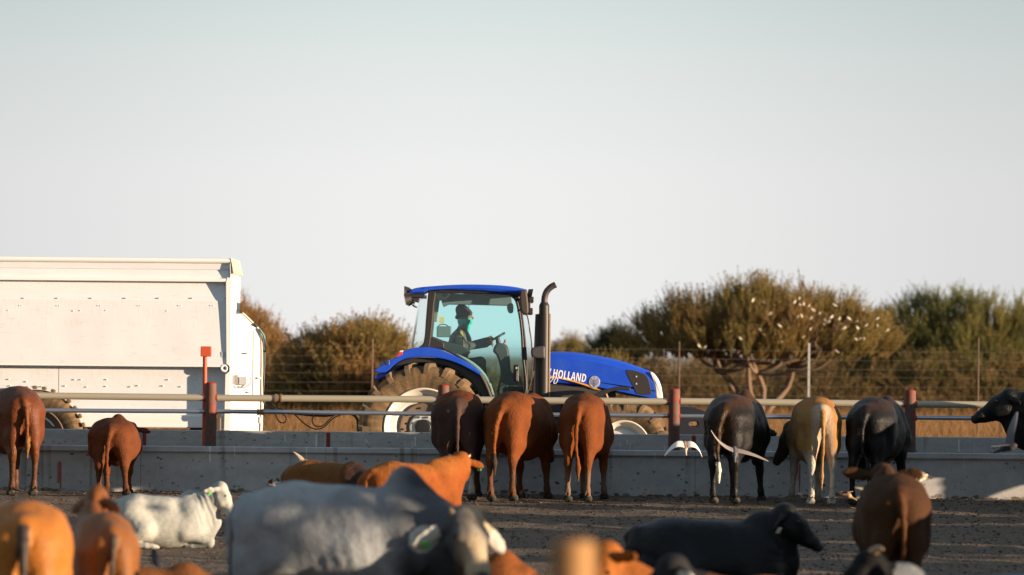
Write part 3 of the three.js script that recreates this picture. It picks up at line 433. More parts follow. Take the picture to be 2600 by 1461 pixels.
{
  const T = tractor;
  wheel(T, 0, 0.885, 0.76, 0.885, 0.47, 0.525, 19, 1, 'rear'); wheel(T, 0, 0.885, -0.76, 0.885, 0.47, 0.525, 19, -1, 'rear');
  const f0 = c5(0.9)([955, 1457]);
  wheel(T, f0[0], 0.645, 0.74, 0.645, 0.36, 0.352, 16, 1, 'front'); wheel(T, f0[0], 0.645, -0.74, 0.645, 0.36, 0.352, 16, -1, 'front');
  // chassis
  part(T, 'chassis', [bx(2.9, 0.34, 0.42, 1.25, 0.78, 0, 0.03), bx(1.3, 0.42, 0.52, 0.1, 0.85, 0, 0.04), bx(0.9, 0.3, 0.36, 1.7, 1.0, 0, 0.03), cyl([0, 0.885, -0.6], [0, 0.885, 0.6], 0.14), cyl([f0[0], 0.645, -0.6], [f0[0], 0.645, 0.6], 0.09), bx(0.5, 0.3, 0.3, f0[0], 0.72, 0, 0.03)], grimeM);
  part(T, 'engine', [bx(1.35, 0.5, 0.5, 1.95, 1.15, 0, 0.03), cyl([1.55, 0.95, 0.3], [1.95, 0.95, 0.3], 0.09), bx(0.25, 0.22, 0.12, 1.75, 1.2, 0.3, 0.02), bx(0.16, 0.3, 0.1, 2.1, 1.12, 0.29, 0.02), tube([[1.5, 1.3, 0.28], [1.7, 1.02, 0.36], [2.0, 1.0, 0.36], [2.25, 1.15, 0.3]], 0.018), tube([[1.6, 0.8, 0.34], [1.9, 0.84, 0.38], [2.3, 0.8, 0.3]], 0.015)], trimM);
  part(T, 'fuel_tank', bx(0.85, 0.42, 0.4, 1.18, 0.72, 0.5, 0.06), trimM);
  part(T, 'step', [bx(0.36, 0.03, 0.26, 1.2, 0.46, 0.78, 0.01), bx(0.36, 0.03, 0.26, 1.2, 0.72, 0.74, 0.01), bx(0.03, 0.6, 0.2, 1.04, 0.62, 0.76, 0.01), bx(0.03, 0.6, 0.2, 1.36, 0.62, 0.76, 0.01)], trimM);
  // rear mudguards
  for (const s of [1, -1]) {
    const zo = (a, b) => s > 0 ? [a, b] : [-b, -a];
    const up = spline([[170, 850], [235, 790], [345, 738], [420, 682], [500, 655], [600, 645], [680, 653], [760, 678], [900, 742], [1010, 806], [1085, 872]].map(c4(0.95)), 44), dn = spline([[1078, 892], [1000, 846], [900, 795], [800, 758], [700, 738], [600, 731], [500, 735], [420, 752], [350, 790], [262, 862], [176, 858]].map(c4(0.95)), 44);
    const g = part(T, 'mudguard', ext([...up, ...dn], ...zo(0.9, 0.97), 0.012), BLUE);
    const skinUp = spline([[172, 852], [300, 770], [420, 700], [500, 668], [600, 655], [680, 662], [760, 686], [900, 752], [1010, 816], [1082, 880]].map(c4(0.7)), 40);
    part(g, 'top_skin', ext([...skinUp, ...skinUp.slice().reverse().map((p) => [p[0] + 0.002, p[1] - 0.02])], ...zo(0.42, 0.905), 0), BLUE);
    const au = spline([[262, 868], [350, 795], [420, 756], [500, 739], [600, 735], [700, 742], [800, 762], [900, 799], [1000, 850], [1075, 893], [1120, 980], [1160, 1070], [1186, 1170]].map(c4(0.9)), 50), ad = spline([[1130, 1170], [1090, 1070], [1040, 985], [985, 920], [900, 858], [800, 812], [700, 786], [600, 778], [500, 784], [420, 806], [350, 840], [280, 890]].map(c4(0.9)), 50);
    part(T, 'wheel_arch', ext([...au, ...ad], ...zo(0.46, 0.885), 0.01), trimM);
    const e1 = spline([[1085, 872], [1120, 930], [1150, 1000], [1178, 1080], [1192, 1170]].map(c4(0.95)), 24), e2 = spline([[1172, 1170], [1158, 1085], [1130, 1005], [1100, 940], [1074, 894]].map(c4(0.95)), 24);
    part(T, 'mudguard_edge', ext([...e1, ...e2], ...zo(0.72, 0.965), 0.01), mat([0.10, 0.085, 0.07], { roughness: 0.5 }));
    part(T, 'tail_piece', ext(spline([[176, 905], [190, 880], [290, 866], [300, 890], [240, 910], [182, 928]].map(c4(0.9)), 30, true), ...zo(0.55, 0.9), 0.02), BLUE);
    const tl = part(T, 'tail_lamp', ext([[348, 735], [378, 690], [414, 678], [408, 712]].map(c4(0.97)), ...zo(0.93, 0.985), 0.008), mat([0.5, 0.03, 0.03], { roughness: 0.3 })); tl.material.color.setRGB(0.5, 0.05, 0.05);
    part(T, 'tail_lamp', ext([[380, 690], [392, 676], [416, 672], [412, 686]].map(c4(0.97)), ...zo(0.935, 0.988), 0.006), mat([0.75, 0.72, 0.72], { roughness: 0.3 }));
    const bo = c4(0.97)([232, 790]); part(T, 'marker_lamp', [cyl([bo[0], bo[1], s * 0.9], [bo[0], bo[1], s * 0.985], 0.034), bx(0.06, 0.075, 0.05, bo[0] + 0.075, bo[1] + 0.02, s * 0.95)], mat([0.03, 0.035, 0.12], { roughness: 0.4 }));
  }
  // cab shell
  const G1 = pmat([0.85, 0.982, 0.978], { roughness: 0.03, transmission: 1, thickness: 0, ior: 1.45 }), G2 = pmat([0.955, 0.985, 0.985], { roughness: 0.04, transmission: 1, thickness: 0, ior: 1.45 });
  const doorPts = [[690, 180], [1000, 176], [1260, 190], [1345, 203], [1378, 232], [1402, 310], [1428, 480], [1440, 700], [1442, 1068], [1190, 1068], [1160, 1000], [1120, 930], [1050, 846], [940, 760], [840, 698], [765, 660], [650, 560], [655, 470], [668, 330]];
  for (const s of [1, -1]) {
    const zo = (a, b) => s > 0 ? [a, b] : [-b, -a], zg = s * 0.73, k4 = c4(0.73), k5 = c5(0.73);
    const door = new THREE.Group(); door.name = 'door'; T.add(door);
    part(door, 'pane', ext(doorPts.map(k4), ...zo(0.727, 0.733), 0), G1);
    part(door, 'frame', tube(doorPts.map(k4).map(z3(zg)), 0.017, 150, 8, true), trimM);
    const hh = k4([1382, 872]);
    part(door, 'handle', [bx(0.075, 0.235, 0.03, hh[0], hh[1], s * 0.75, 0.02), bx(0.035, 0.15, 0.03, hh[0] + 0.002, hh[1] - 0.03, s * 0.775, 0.014)], blackM); part(door, 'lock', cyl([hh[0] + 0.005, hh[1] + 0.075, s * 0.76], [hh[0] + 0.005, hh[1] + 0.075, s * 0.785], 0.014), rimGrey);
    part(T, 'rear_pillar', ext([...spline([[632, 160], [622, 260], [608, 430], [598, 560], [585, 615], [548, 648]].map(k4), 20), ...spline([[640, 648], [650, 600], [664, 480], [680, 300], [698, 170]].map(k4), 20)], ...zo(0.66, 0.755), 0.014), mat([0.026, 0.022, 0.02], { roughness: 0.4 }));
    part(T, 'pillar_foot', ext([[596, 600], [655, 556], [762, 608], [768, 655], [600, 652]].map(k4), ...zo(0.66, 0.75), 0.01), trimM);
    part(T, 'front_pillar', ext([...spline([[1352, 200], [1392, 236], [1420, 400], [1440, 600], [1450, 800], [1448, 1080]].map(k4), 20), ...spline([[1484, 1080], [1482, 900], [1470, 640], [1448, 430], [1420, 250], [1400, 200]].map(k4), 20)], ...zo(0.64, 0.742), 0.012), trimM);
    part(T, 'rear_quarter_pane', ext([[566, 198], [622, 184], [606, 430], [594, 580], [570, 636], [484, 648], [500, 540], [536, 340]].map(k4), ...zo(0.66, 0.665), 0), G2);
    part(T, 'windscreen_side', ext([[1420, 350], [1474, 366], [1500, 500], [1518, 650], [1520, 860], [1496, 1000], [1486, 1068], [1470, 1068], [1462, 640]].map(c4(0.6)), ...zo(0.600, 0.606), 0), G2);
    part(T, 'windscreen_edge', tube([[1420, 300], [1472, 364], [1500, 500], [1518, 650], [1520, 860], [1496, 990], [1470, 1068]].map(c4(0.6)).map(z3(s * 0.6)), 0.009, 40, 6), trimM);
    part(T, 'sill', ext([[1190, 1066], [1490, 1066], [1490, 1200], [1195, 1200]].map(k4), ...zo(0.5, 0.735), 0.01), trimM);
  }
  // windscreen, rear window, roof
  const ws = [[1474, 366], [1500, 500], [1518, 650], [1520, 860], [1496, 1000]].map(c4(0.3));
  { const s = new THREE.Shape([...ws, ...ws.slice().reverse().map((p) => [p[0] - 0.006, p[1]])].map((p) => new THREE.Vector2(...p))); const g = new THREE.ExtrudeGeometry(s, { depth: 1.2, bevelEnabled: false }); g.translate(0, 0, -0.6); part(T, 'windscreen', g, G2); }
  part(T, 'rear_window', ext([[560, 205], [567, 200], [492, 640], [485, 648]].map(c4(0.3)), -0.66, 0.66, 0), G2);
  const roofUp = spline([[462, 172], [520, 146], [700, 126], [950, 114], [1250, 122], [1400, 140], [1475, 158]].map(c4(0.3)), 40), roofDn = spline([[1478, 188], [1420, 192], [1260, 184], [1000, 166], [640, 164], [600, 184], [470, 190]].map(c4(0.3)), 40);
  part(T, 'roof', ext([...roofUp, ...roofDn], -0.82, 0.82, 0.05), BLUE);
  part(T, 'roof_seal', ext([...spline([[640, 166], [1000, 168], [1260, 186], [1420, 195]].map(c4(0.3)), 20), ...spline([[1420, 212], [1260, 204], [1000, 184], [640, 184]].map(c4(0.3)), 20)], -0.76, 0.76, 0.01), trimM);
  part(T, 'headliner', ext([[720, 186], [1340, 208], [1352, 292], [1000, 282], [800, 280], [760, 300]].map(c4(0)), -0.64, 0.2, 0.01), mat([0.12, 0.15, 0.16], { roughness: 0.8 }));
  part(T, 'air_unit', ext(spline([[676, 240], [680, 186], [810, 180], [812, 206], [770, 240], [700, 248]].map(c4(0.6)), 40, true), 0.45, 0.70, 0.02), mat([0.035, 0.028, 0.022], { roughness: 0.5 }));
  { const q = c4(0.7)([790, 195]); part(T, 'speaker', cyl([q[0], q[1], 0.69], [q[0], q[1], 0.712], 0.028), blackM); }
  // lamps and mirrors on the roof
  for (const s of [1, -1]) {
    const a = c4(0.8)([452, 175]), b = c4(0.8)([455, 235]);
    part(T, 'work_lamp', [cyl([a[0] - 0.045, a[1], s * 0.72], [a[0] + 0.03, a[1], s * 0.72], 0.085, 0.06, 20), bx(0.22, 0.05, 0.06, a[0] + 0.13, a[1] - 0.05, s * 0.72)], trimM);
    const wl = part(T, 'work_lamp', cyl([b[0] - 0.03, b[1] - 0.005, s * 0.72], [b[0] + 0.05, b[1] + 0.015, s * 0.72], 0.085, 0.055, 20), trimM);
    part(wl, 'lens', cyl([b[0] - 0.042, b[1] - 0.008, s * 0.72], [b[0] - 0.028, b[1] - 0.005, s * 0.72], 0.074, 0.08, 20), lampM);
    part(T, 'lamp_cable', tube([[500, 250], [492, 285], [515, 300], [520, 290]].map(c4(0.7)).map(z3(s * 0.66)).concat([]), 0.007), trimM);
    part(T, 'lamp_bracket', ext([[470, 195], [590, 186], [568, 205], [545, 265], [500, 250], [478, 225]].map(c4(0.7)), ...(s > 0 ? [0.6, 0.72] : [-0.72, -0.6]), 0.01), mat([0.03, 0.03, 0.05], { roughness: 0.5 }));
    const m = part(T, 'mirror', ext(spline([[1420, 165], [1440, 155], [1470, 162], [1478, 200], [1488, 340], [1480, 362], [1440, 360], [1426, 340]].map(c4(0.9)), 60, true), ...(s > 0 ? [0.86, 0.95] : [-0.95, -0.86]), 0.02), mat([0.055, 0.042, 0.034], { roughness: 0.5 }));
    part(m, 'mirror_arm', [cyl([...c4(0.8)([1400, 240]), s * 0.72], [...c4(0.9)([1440, 240]), s * 0.9], 0.016), cyl([...c4(0.8)([1400, 330]), s * 0.72], [...c4(0.9)([1440, 330]), s * 0.9], 0.014)], trimM);
    part(T, 'front_lamp', cyl([...c4(0.9)([1482, 178]), s * 0.86], [...c4(0.9)([1522, 186]), s * 0.86], 0.045, 0.062, 18), trimM);
    part(T, 'turn_signal', bx(0.07, 0.075, 0.08, ...c4(0.9)([1512, 238]), s * 0.86, 0.012), trimM); part(T, 'side_marker', bx(0.07, 0.085, 0.08, ...c4(0.9)([1505, 338]), s * 0.86, 0.012), trimM); part(T, 'lamp_stalk', bx(0.05, 0.2, 0.03, ...c4(0.9)([1490, 260]), s * 0.86, 0.008), trimM);
  }
  // inside the cab
  part(T, 'seat', [ext(spline([[730, 860], [720, 700], [735, 610], [770, 612], [790, 700], [820, 800], [980, 830], [985, 880], [800, 890]].map(c4(0)), 60, true), -0.24, 0.24, 0.05), cyl([...c4(0)([860, 880]), 0], [...c4(0)([860, 1050]), 0], 0.12)], mat([0.03, 0.035, 0.04], { roughness: 0.8 }));
  part(T, 'control_box', [bx(0.2, 0.15, 0.12, ...c4(0.3)([765, 515]), 0.35, 0.012)], mat([0.2, 0.24, 0.25], { roughness: 0.6 }));
  part(T, 'control_box_handle', tube([[715, 470], [730, 455], [770, 452], [800, 468], [812, 488]].map(c4(0.3)).map(z3(0.35)), 0.006), trimM);
  part(T, 'side_console', [ext(spline([[660, 560], [760, 590], [930, 640], [990, 690], [930, 720], [800, 690], [670, 640]].map(c4(0.3)), 50, true), 0.28, 0.5, 0.02), bx(0.05, 0.16, 0.05, ...c4(0.4)([884, 590]), 0.42), bx(0.06, 0.14, 0.06, ...c4(0.4)([912, 605]), 0.42)], mat([0.04, 0.045, 0.05], { roughness: 0.6 }));
  part(T, 'fender_console', ext([...spline([[700, 660], [900, 712], [1050, 800], [1150, 920], [1200, 1066]].map(c4(0.2)), 24), ...[[1000, 1066], [700, 900]].map(c4(0.2))], 0.3, 0.66, 0.02), mat([0.36, 0.42, 0.38], { roughness: 0.7 }));
  part(T, 'fender_console', ext([...spline([[700, 660], [900, 712], [1050, 800], [1150, 920], [1200, 1066]].map(c4(-0.2)), 24), ...[[1000, 1066], [700, 900]].map(c4(-0.2))], -0.66, -0.3, 0.02), mat([0.36, 0.42, 0.38], { roughness: 0.7 }));
  part(T, 'dashboard', [ext(spline([[1185, 680], [1210, 620], [1270, 615], [1310, 640], [1330, 760], [1345, 860], [1420, 900], [1430, 1060], [1230, 1060], [1250, 860], [1215, 720]].map(c4(0)), 60, true), -0.16, 0.16, 0.03)], mat([0.05, 0.06, 0.065], { roughness: 0.6 }));
  part(T, 'cab_floor', bx(1.0, 0.06, 1.2, c4(0)([1250, 1066])[0] - 0.05, c4(0)([1250, 1066])[1] - 0.03, 0), trimM);
  { const a = V3(...c4(0)([1160, 595]), 0), b = V3(...c4(0)([1280, 527]), 0), d = b.clone().sub(a), mid = a.clone().add(b).multiplyScalar(0.5), ax = V3(-d.y, d.x, 0).normalize(), q = new THREE.Quaternion().setFromUnitVectors(V3(0, 0, 1), ax);
    const ring = new THREE.TorusGeometry(d.length() / 2, 0.016, 10, 40); ring.applyQuaternion(q); ring.translate(mid.x, mid.y, mid.z); const hub = V3(...c4(0)([1232, 620]), 0);
    part(T, 'steering_wheel', [ring, cyl(hub, mid, 0.035, 0.03), cyl(mid, b, 0.014), cyl(mid, a, 0.014), cyl(mid, mid.clone().add(V3(0, 0, d.length() / 2)), 0.014)], blackM); }
  part(T, 'lever', [cyl([...c4(0.1)([1262, 640]), 0.1], [...c4(0.1)([1285, 600]), 0.1], 0.011), bx(0.03, 0.05, 0.03, ...c4(0.1)([1288, 596]), 0.1, 0.012)], mat([0.5, 0.08, 0.06]));
  part(T, 'far_cab_post', ext([[690, 180], [735, 180], [705, 430], [668, 430]].map(c4(-0.6)), -0.7, -0.6, 0.01), mat([0.16, 0.17, 0.14], { roughness: 0.7 }));
  part(T, 'inside_mirror', ext(spline([[1305, 290], [1325, 272], [1352, 275], [1360, 320], [1352, 352], [1325, 356], [1308, 330]].map(c4(0.4)), 40, true), 0.3, 0.36, 0.015), mat([0.10, 0.11, 0.10], { roughness: 0.4 }));
  part(T, 'warning_sticker', ext([[722, 388], [766, 388], [766, 440], [722, 440]].map(c4(-0.66)), -0.69, -0.687, 0), mat([0.6, 0.5, 0.22], { roughness: 0.6 }));
  part(T, 'radio_aerial', cyl([...c4(0)([978, 280]), -0.3], [...c4(0)([974, 330]), -0.3], 0.004), trimM);
  // bonnet
  const hoodUp = spline([[250, 688], [315, 684], [500, 688], [700, 713], [870, 748], [1000, 786], [1120, 828], [1200, 862], [1245, 905], [1275, 970], [1288, 1085]].map(c5(0.3)), 60), hoodDn = spline([[1288, 1088], [1200, 1086], [1120, 1080], [1000, 1062], [880, 1036], [770, 1018], [640, 992], [480, 974], [315, 962], [250, 960]].map(c5(0.3)), 40);
  part(T, 'bonnet', ext([...hoodUp, ...hoodDn], -0.38, 0.38, 0.10), BLUE);
  part(T, 'engine_panel', ext([...[[250, 966], [315, 968], [480, 980], [640, 998], [760, 1020], [705, 1072], [640, 1110], [250, 1110]].map(c5(0.3))], -0.36, 0.36, 0.02), mat([0.045, 0.042, 0.04], { roughness: 0.6 }));
  for (const s of [1, -1]) {
    const zz = (a, b) => s > 0 ? [a, b] : [-b, -a];
    part(T, 'side_grille', ext(spline([[978, 845], [1000, 840], [1125, 874], [1160, 905], [1180, 970], [1193, 1040], [1180, 1052], [1070, 1044], [1040, 990]].map(c5(0.39)), 60, true), ...zz(0.375, 0.386), 0.004), mat([0.035, 0.03, 0.027], { roughness: 0.4 }));
    for (const k of [[1065, 898], [1065, 960]]) part(T, 'grille_stud', cyl([...c5(0.39)(k), s * 0.384], [...c5(0.39)(k), s * 0.394], 0.012), rimGrey);
    part(T, 'headlamp', ext(spline([[1184, 856], [1215, 872], [1248, 915], [1272, 970], [1286, 1040], [1288, 1083], [1236, 1086], [1222, 1000], [1205, 930]].map(c5(0.36)), 60, true), ...zz(0.29, 0.387), 0.02), lampM);
    // stripe, lettering and badge on the bonnet side
    const sw = [...spline([[250, 884], [320, 890], [420, 908], [520, 930], [640, 966], [700, 988], [768, 1018]].map(c5(0.39)), 40), ...spline([[740, 1012], [700, 1004], [650, 984], [560, 954], [460, 928], [380, 910], [250, 896]].map(c5(0.39)), 40)];
    part(T, 'stripe', ext(sw, ...zz(0.372, 0.3832), 0), mat([0.72, 0.33, 0.03], { roughness: 0.5 }));
    const bd = c5(0.39)([705, 945]), badge = part(T, 'badge', (() => { const g = new THREE.CircleGeometry(0.083, 40); const e = ext(spline(Array.from({ length: 24 }, (_, i) => [bd[0] + Math.cos(i / 24 * 6.283) * 0.076, bd[1] + Math.sin(i / 24 * 6.283) * 0.083]), 60, true), ...zz(0.372, 0.390), 0.004); return e; })(), mat([0.55, 0.57, 0.62], { roughness: 0.35, metalness: 0.5 }));
    const veins = [[[0, -0.07], [0, 0.075]]]; for (const m of [-1, 1]) for (const [y0, y1, x] of [[-0.055, -0.005, 0.058], [-0.03, 0.028, 0.062], [0.0, 0.055, 0.052]]) veins.push([[0, y0], [m * x, y1]]);
    part(badge, 'leaf_veins', veins.map(([a, b]) => cyl([bd[0] + a[0], bd[1] + a[1], s * 0.39], [bd[0] + b[0], bd[1] + b[1], s * 0.39], 0.0055, 0.0035, 6)), mat([0.06, 0.07, 0.22], { roughness: 0.4 }));
    part(T, 'front_mudguard', ext([...spline([[680, 1070], [740, 1030], [830, 1000], [920, 985], [1012, 992]].map(c5(0.8)), 24), ...spline([[1014, 1018], [920, 1014], [850, 1026], [790, 1054], [715, 1090]].map(c5(0.8)), 24)], ...zz(0.58, 0.92), 0.012), trimM);
    part(T, 'mudguard_bracket', [cyl([...c5(0.6)([800, 1040]), s * 0.6], [f0[0] - 0.02, 0.75, s * 0.5], 0.02)], mat([0.3, 0.17, 0.06]));
  }
  const font = await new FontLoader().loadAsync('fonts/droid/droid_sans_bold.typeface.json'), fontR = await new FontLoader().loadAsync('fonts/droid/droid_sans_regular.typeface.json');
  const word = (str, f, at, tilt, size, sx, slant, m, s) => { const g = new TextGeometry(str, { font: f, size, depth: 0.004, curveSegments: 5, bevelEnabled: false }); g.computeBoundingBox(); g.scale(sx, 1, 1); if (slant) { const p = g.attributes.position; for (let i = 0; i < p.count; i++) p.setX(i, p.getX(i) + slant * p.getY(i)); } g.rotateZ(tilt); g.translate(at[0], at[1], 0.3795); if (s < 0) { g.computeBoundingBox(); const c = g.boundingBox.min.x + g.boundingBox.max.x; g.rotateY(Math.PI); g.translate(c, 0, 0); } return part(T, 'lettering', g, m); };
  const tw = mat([0.85, 0.85, 0.85], { roughness: 0.5 });
  // the last letters end at these places; the first ones run behind the exhaust guard
  const end = c5(0.39)([640, 948]);
  for (const s of [1, -1]) {
    const size = 0.112, probe = new TextGeometry('NEW HOLLAND', { font, size, depth: 0.004, curveSegments: 3 }); probe.computeBoundingBox(); const wd = probe.boundingBox.max.x * 0.64, tl = -0.15;
    word('NEW HOLLAND', font, [end[0] - wd * Math.cos(tl) - 0.02, end[1] - wd * Math.sin(tl)], tl, size, 0.64, 0, tw, s);
    const e2 = c5(0.39)([378, 958]), p2 = new TextGeometry('T6070', { font: fontR, size: 0.082, depth: 0.004, curveSegments: 3 }); p2.computeBoundingBox(); const w2 = p2.boundingBox.max.x;
    word('T6070', fontR, [e2[0] - w2, e2[1] + 0.012], -0.05, 0.082, 1.02, 0.35, tw, s);
  }
  // exhaust
  { const ex = 0.52, k = c5(ex);
    const P = (a, b) => { const q = k([a, b]); return [q[0], q[1], ex]; };
    const cx = k([272, 700])[0];
    part(T, 'exhaust_pipe', [cyl([cx, P(268, 1080)[1], ex], [cx, P(268, 360)[1], ex], 0.076, 0.076, 28), cyl([cx, P(268, 372)[1], ex], [cx, P(268, 290)[1], ex], 0.070, 0.070, 28), cyl([cx, P(268, 290)[1], ex], [cx, P(268, 262)[1], ex], 0.070, 0.047, 28)], mat([0.03, 0.026, 0.024], { roughness: 0.5, metalness: 0.3 }));
    const tip = tube([[cx, P(0, 275)[1], ex], [cx + 0.004, P(0, 220)[1], ex], [cx + 0.035, P(0, 165)[1], ex], [cx + 0.10, P(0, 125)[1], ex], [cx + 0.155, P(0, 108)[1], ex]], 0.043, 24, 20); const mm = new THREE.MeshStandardMaterial({ color: rgb(0.055, 0.045, 0.038), roughness: 0.5, metalness: 0.3, side: THREE.DoubleSide }); part(T, 'exhaust_tip', tip, mm);
    // perforated guard: a half shell of small slats with rows of holes
    const gp = [], R = 0.086, y0 = P(0, 1075)[1], y1 = P(0, 366)[1], rows = 64, cols = 6;
    for (let c = 0; c < cols; c++) { const a = -0.45 + c * 0.21; gp.push(cyl([cx + Math.cos(a) * R, y0, ex + Math.sin(a) * R], [cx + Math.cos(a) * R, y1, ex + Math.sin(a) * R], 0.0045, 0.0045, 5)); }
    for (let r = 0; r <= rows; r++) { const y = lerp(y0, y1, r / rows); const pts = []; for (let c = 0; c <= 5; c++) { const a = -0.45 + c * 0.21; pts.push([cx + Math.cos(a) * R, y + (c % 2 ? 0.008 : -0.008), ex + Math.sin(a) * R]); } gp.push(tube(pts, 0.0042, 9, 4)); }
    part(T, 'exhaust_guard', gp, mat([0.16, 0.115, 0.06], { roughness: 0.5, metalness: 0.3 }));
    part(T, 'exhaust_shield', ext([[200, 365], [236, 362], [236, 1075], [170, 1075]].map(c5(0.45)), 0.40, 0.56, 0.015), mat([0.03, 0.028, 0.03], { roughness: 0.45 }));
    part(T, 'position_lamp', [ext(spline([[166, 660], [180, 650], [262, 636], [282, 645], [284, 690], [280, 742], [256, 744], [170, 728]].map(c5(0.8)), 50, true), 0.70, 0.86, 0.025)], mat([0.06, 0.056, 0.06], { roughness: 0.45 }));
    part(T, 'position_lamp_arm', cyl([...c5(0.7)([180, 700]), 0.72], [...c5(0.5)([215, 740]), 0.5], 0.018), trimM);
    part(T, 'air_hose', tube([[185, 850], [178, 900], [120, 985]].map(c5(0.55)).map(z3(0.58)), 0.011), trimM);
  }
  // front weights
  const w0 = c5(0)([1330, 1200]), wx = (px) => TL(px, 1080, 0.3)[0], wy = (py) => TL(1760, py, 0.3)[1];
  { const o = [[wx(1700), wy(1112)], [wx(1700), wy(1052)], [wx(1722), wy(1040)], [wx(1732), wy(1032)], [wx(1765), wy(1035)], [wx(1795), wy(1046)], [wx(1800), wy(1060)], [wx(1800), wy(1125)], [wx(1790), wy(1150)], [wx(1700), wy(1150)]];
    const hole = spline(Array.from({ length: 16 }, (_, i) => [wx(1762) + Math.sign(Math.cos(i / 16 * 6.283)) * Math.pow(Math.abs(Math.cos(i / 16 * 6.283)), 0.6) * 0.058, wy(1077) + Math.sign(Math.sin(i / 16 * 6.283)) * Math.pow(Math.abs(Math.sin(i / 16 * 6.283)), 0.7) * 0.033]), 48, true);
    for (let k = 0; k < 6; k++) part(T, 'front_weight', ext(o, -0.33 + k * 0.11, -0.23 + k * 0.11, 0.012, [hole]), mat([0.016, 0.018, 0.026], { roughness: 0.45 }));
    part(T, 'weight_carrier', bx(0.5, 0.16, 0.3, wx(1690), wy(1120), 0, 0.02), trimM); }
  const hc = c4(0)([0, 0]);
  part(T, 'hitch', [bx(0.5, 0.08, 0.12, -0.75, 0.55, 0, 0.01), bx(0.4, 0.5, 0.5, -0.35, 0.8, 0, 0.04)], grimeM);
}

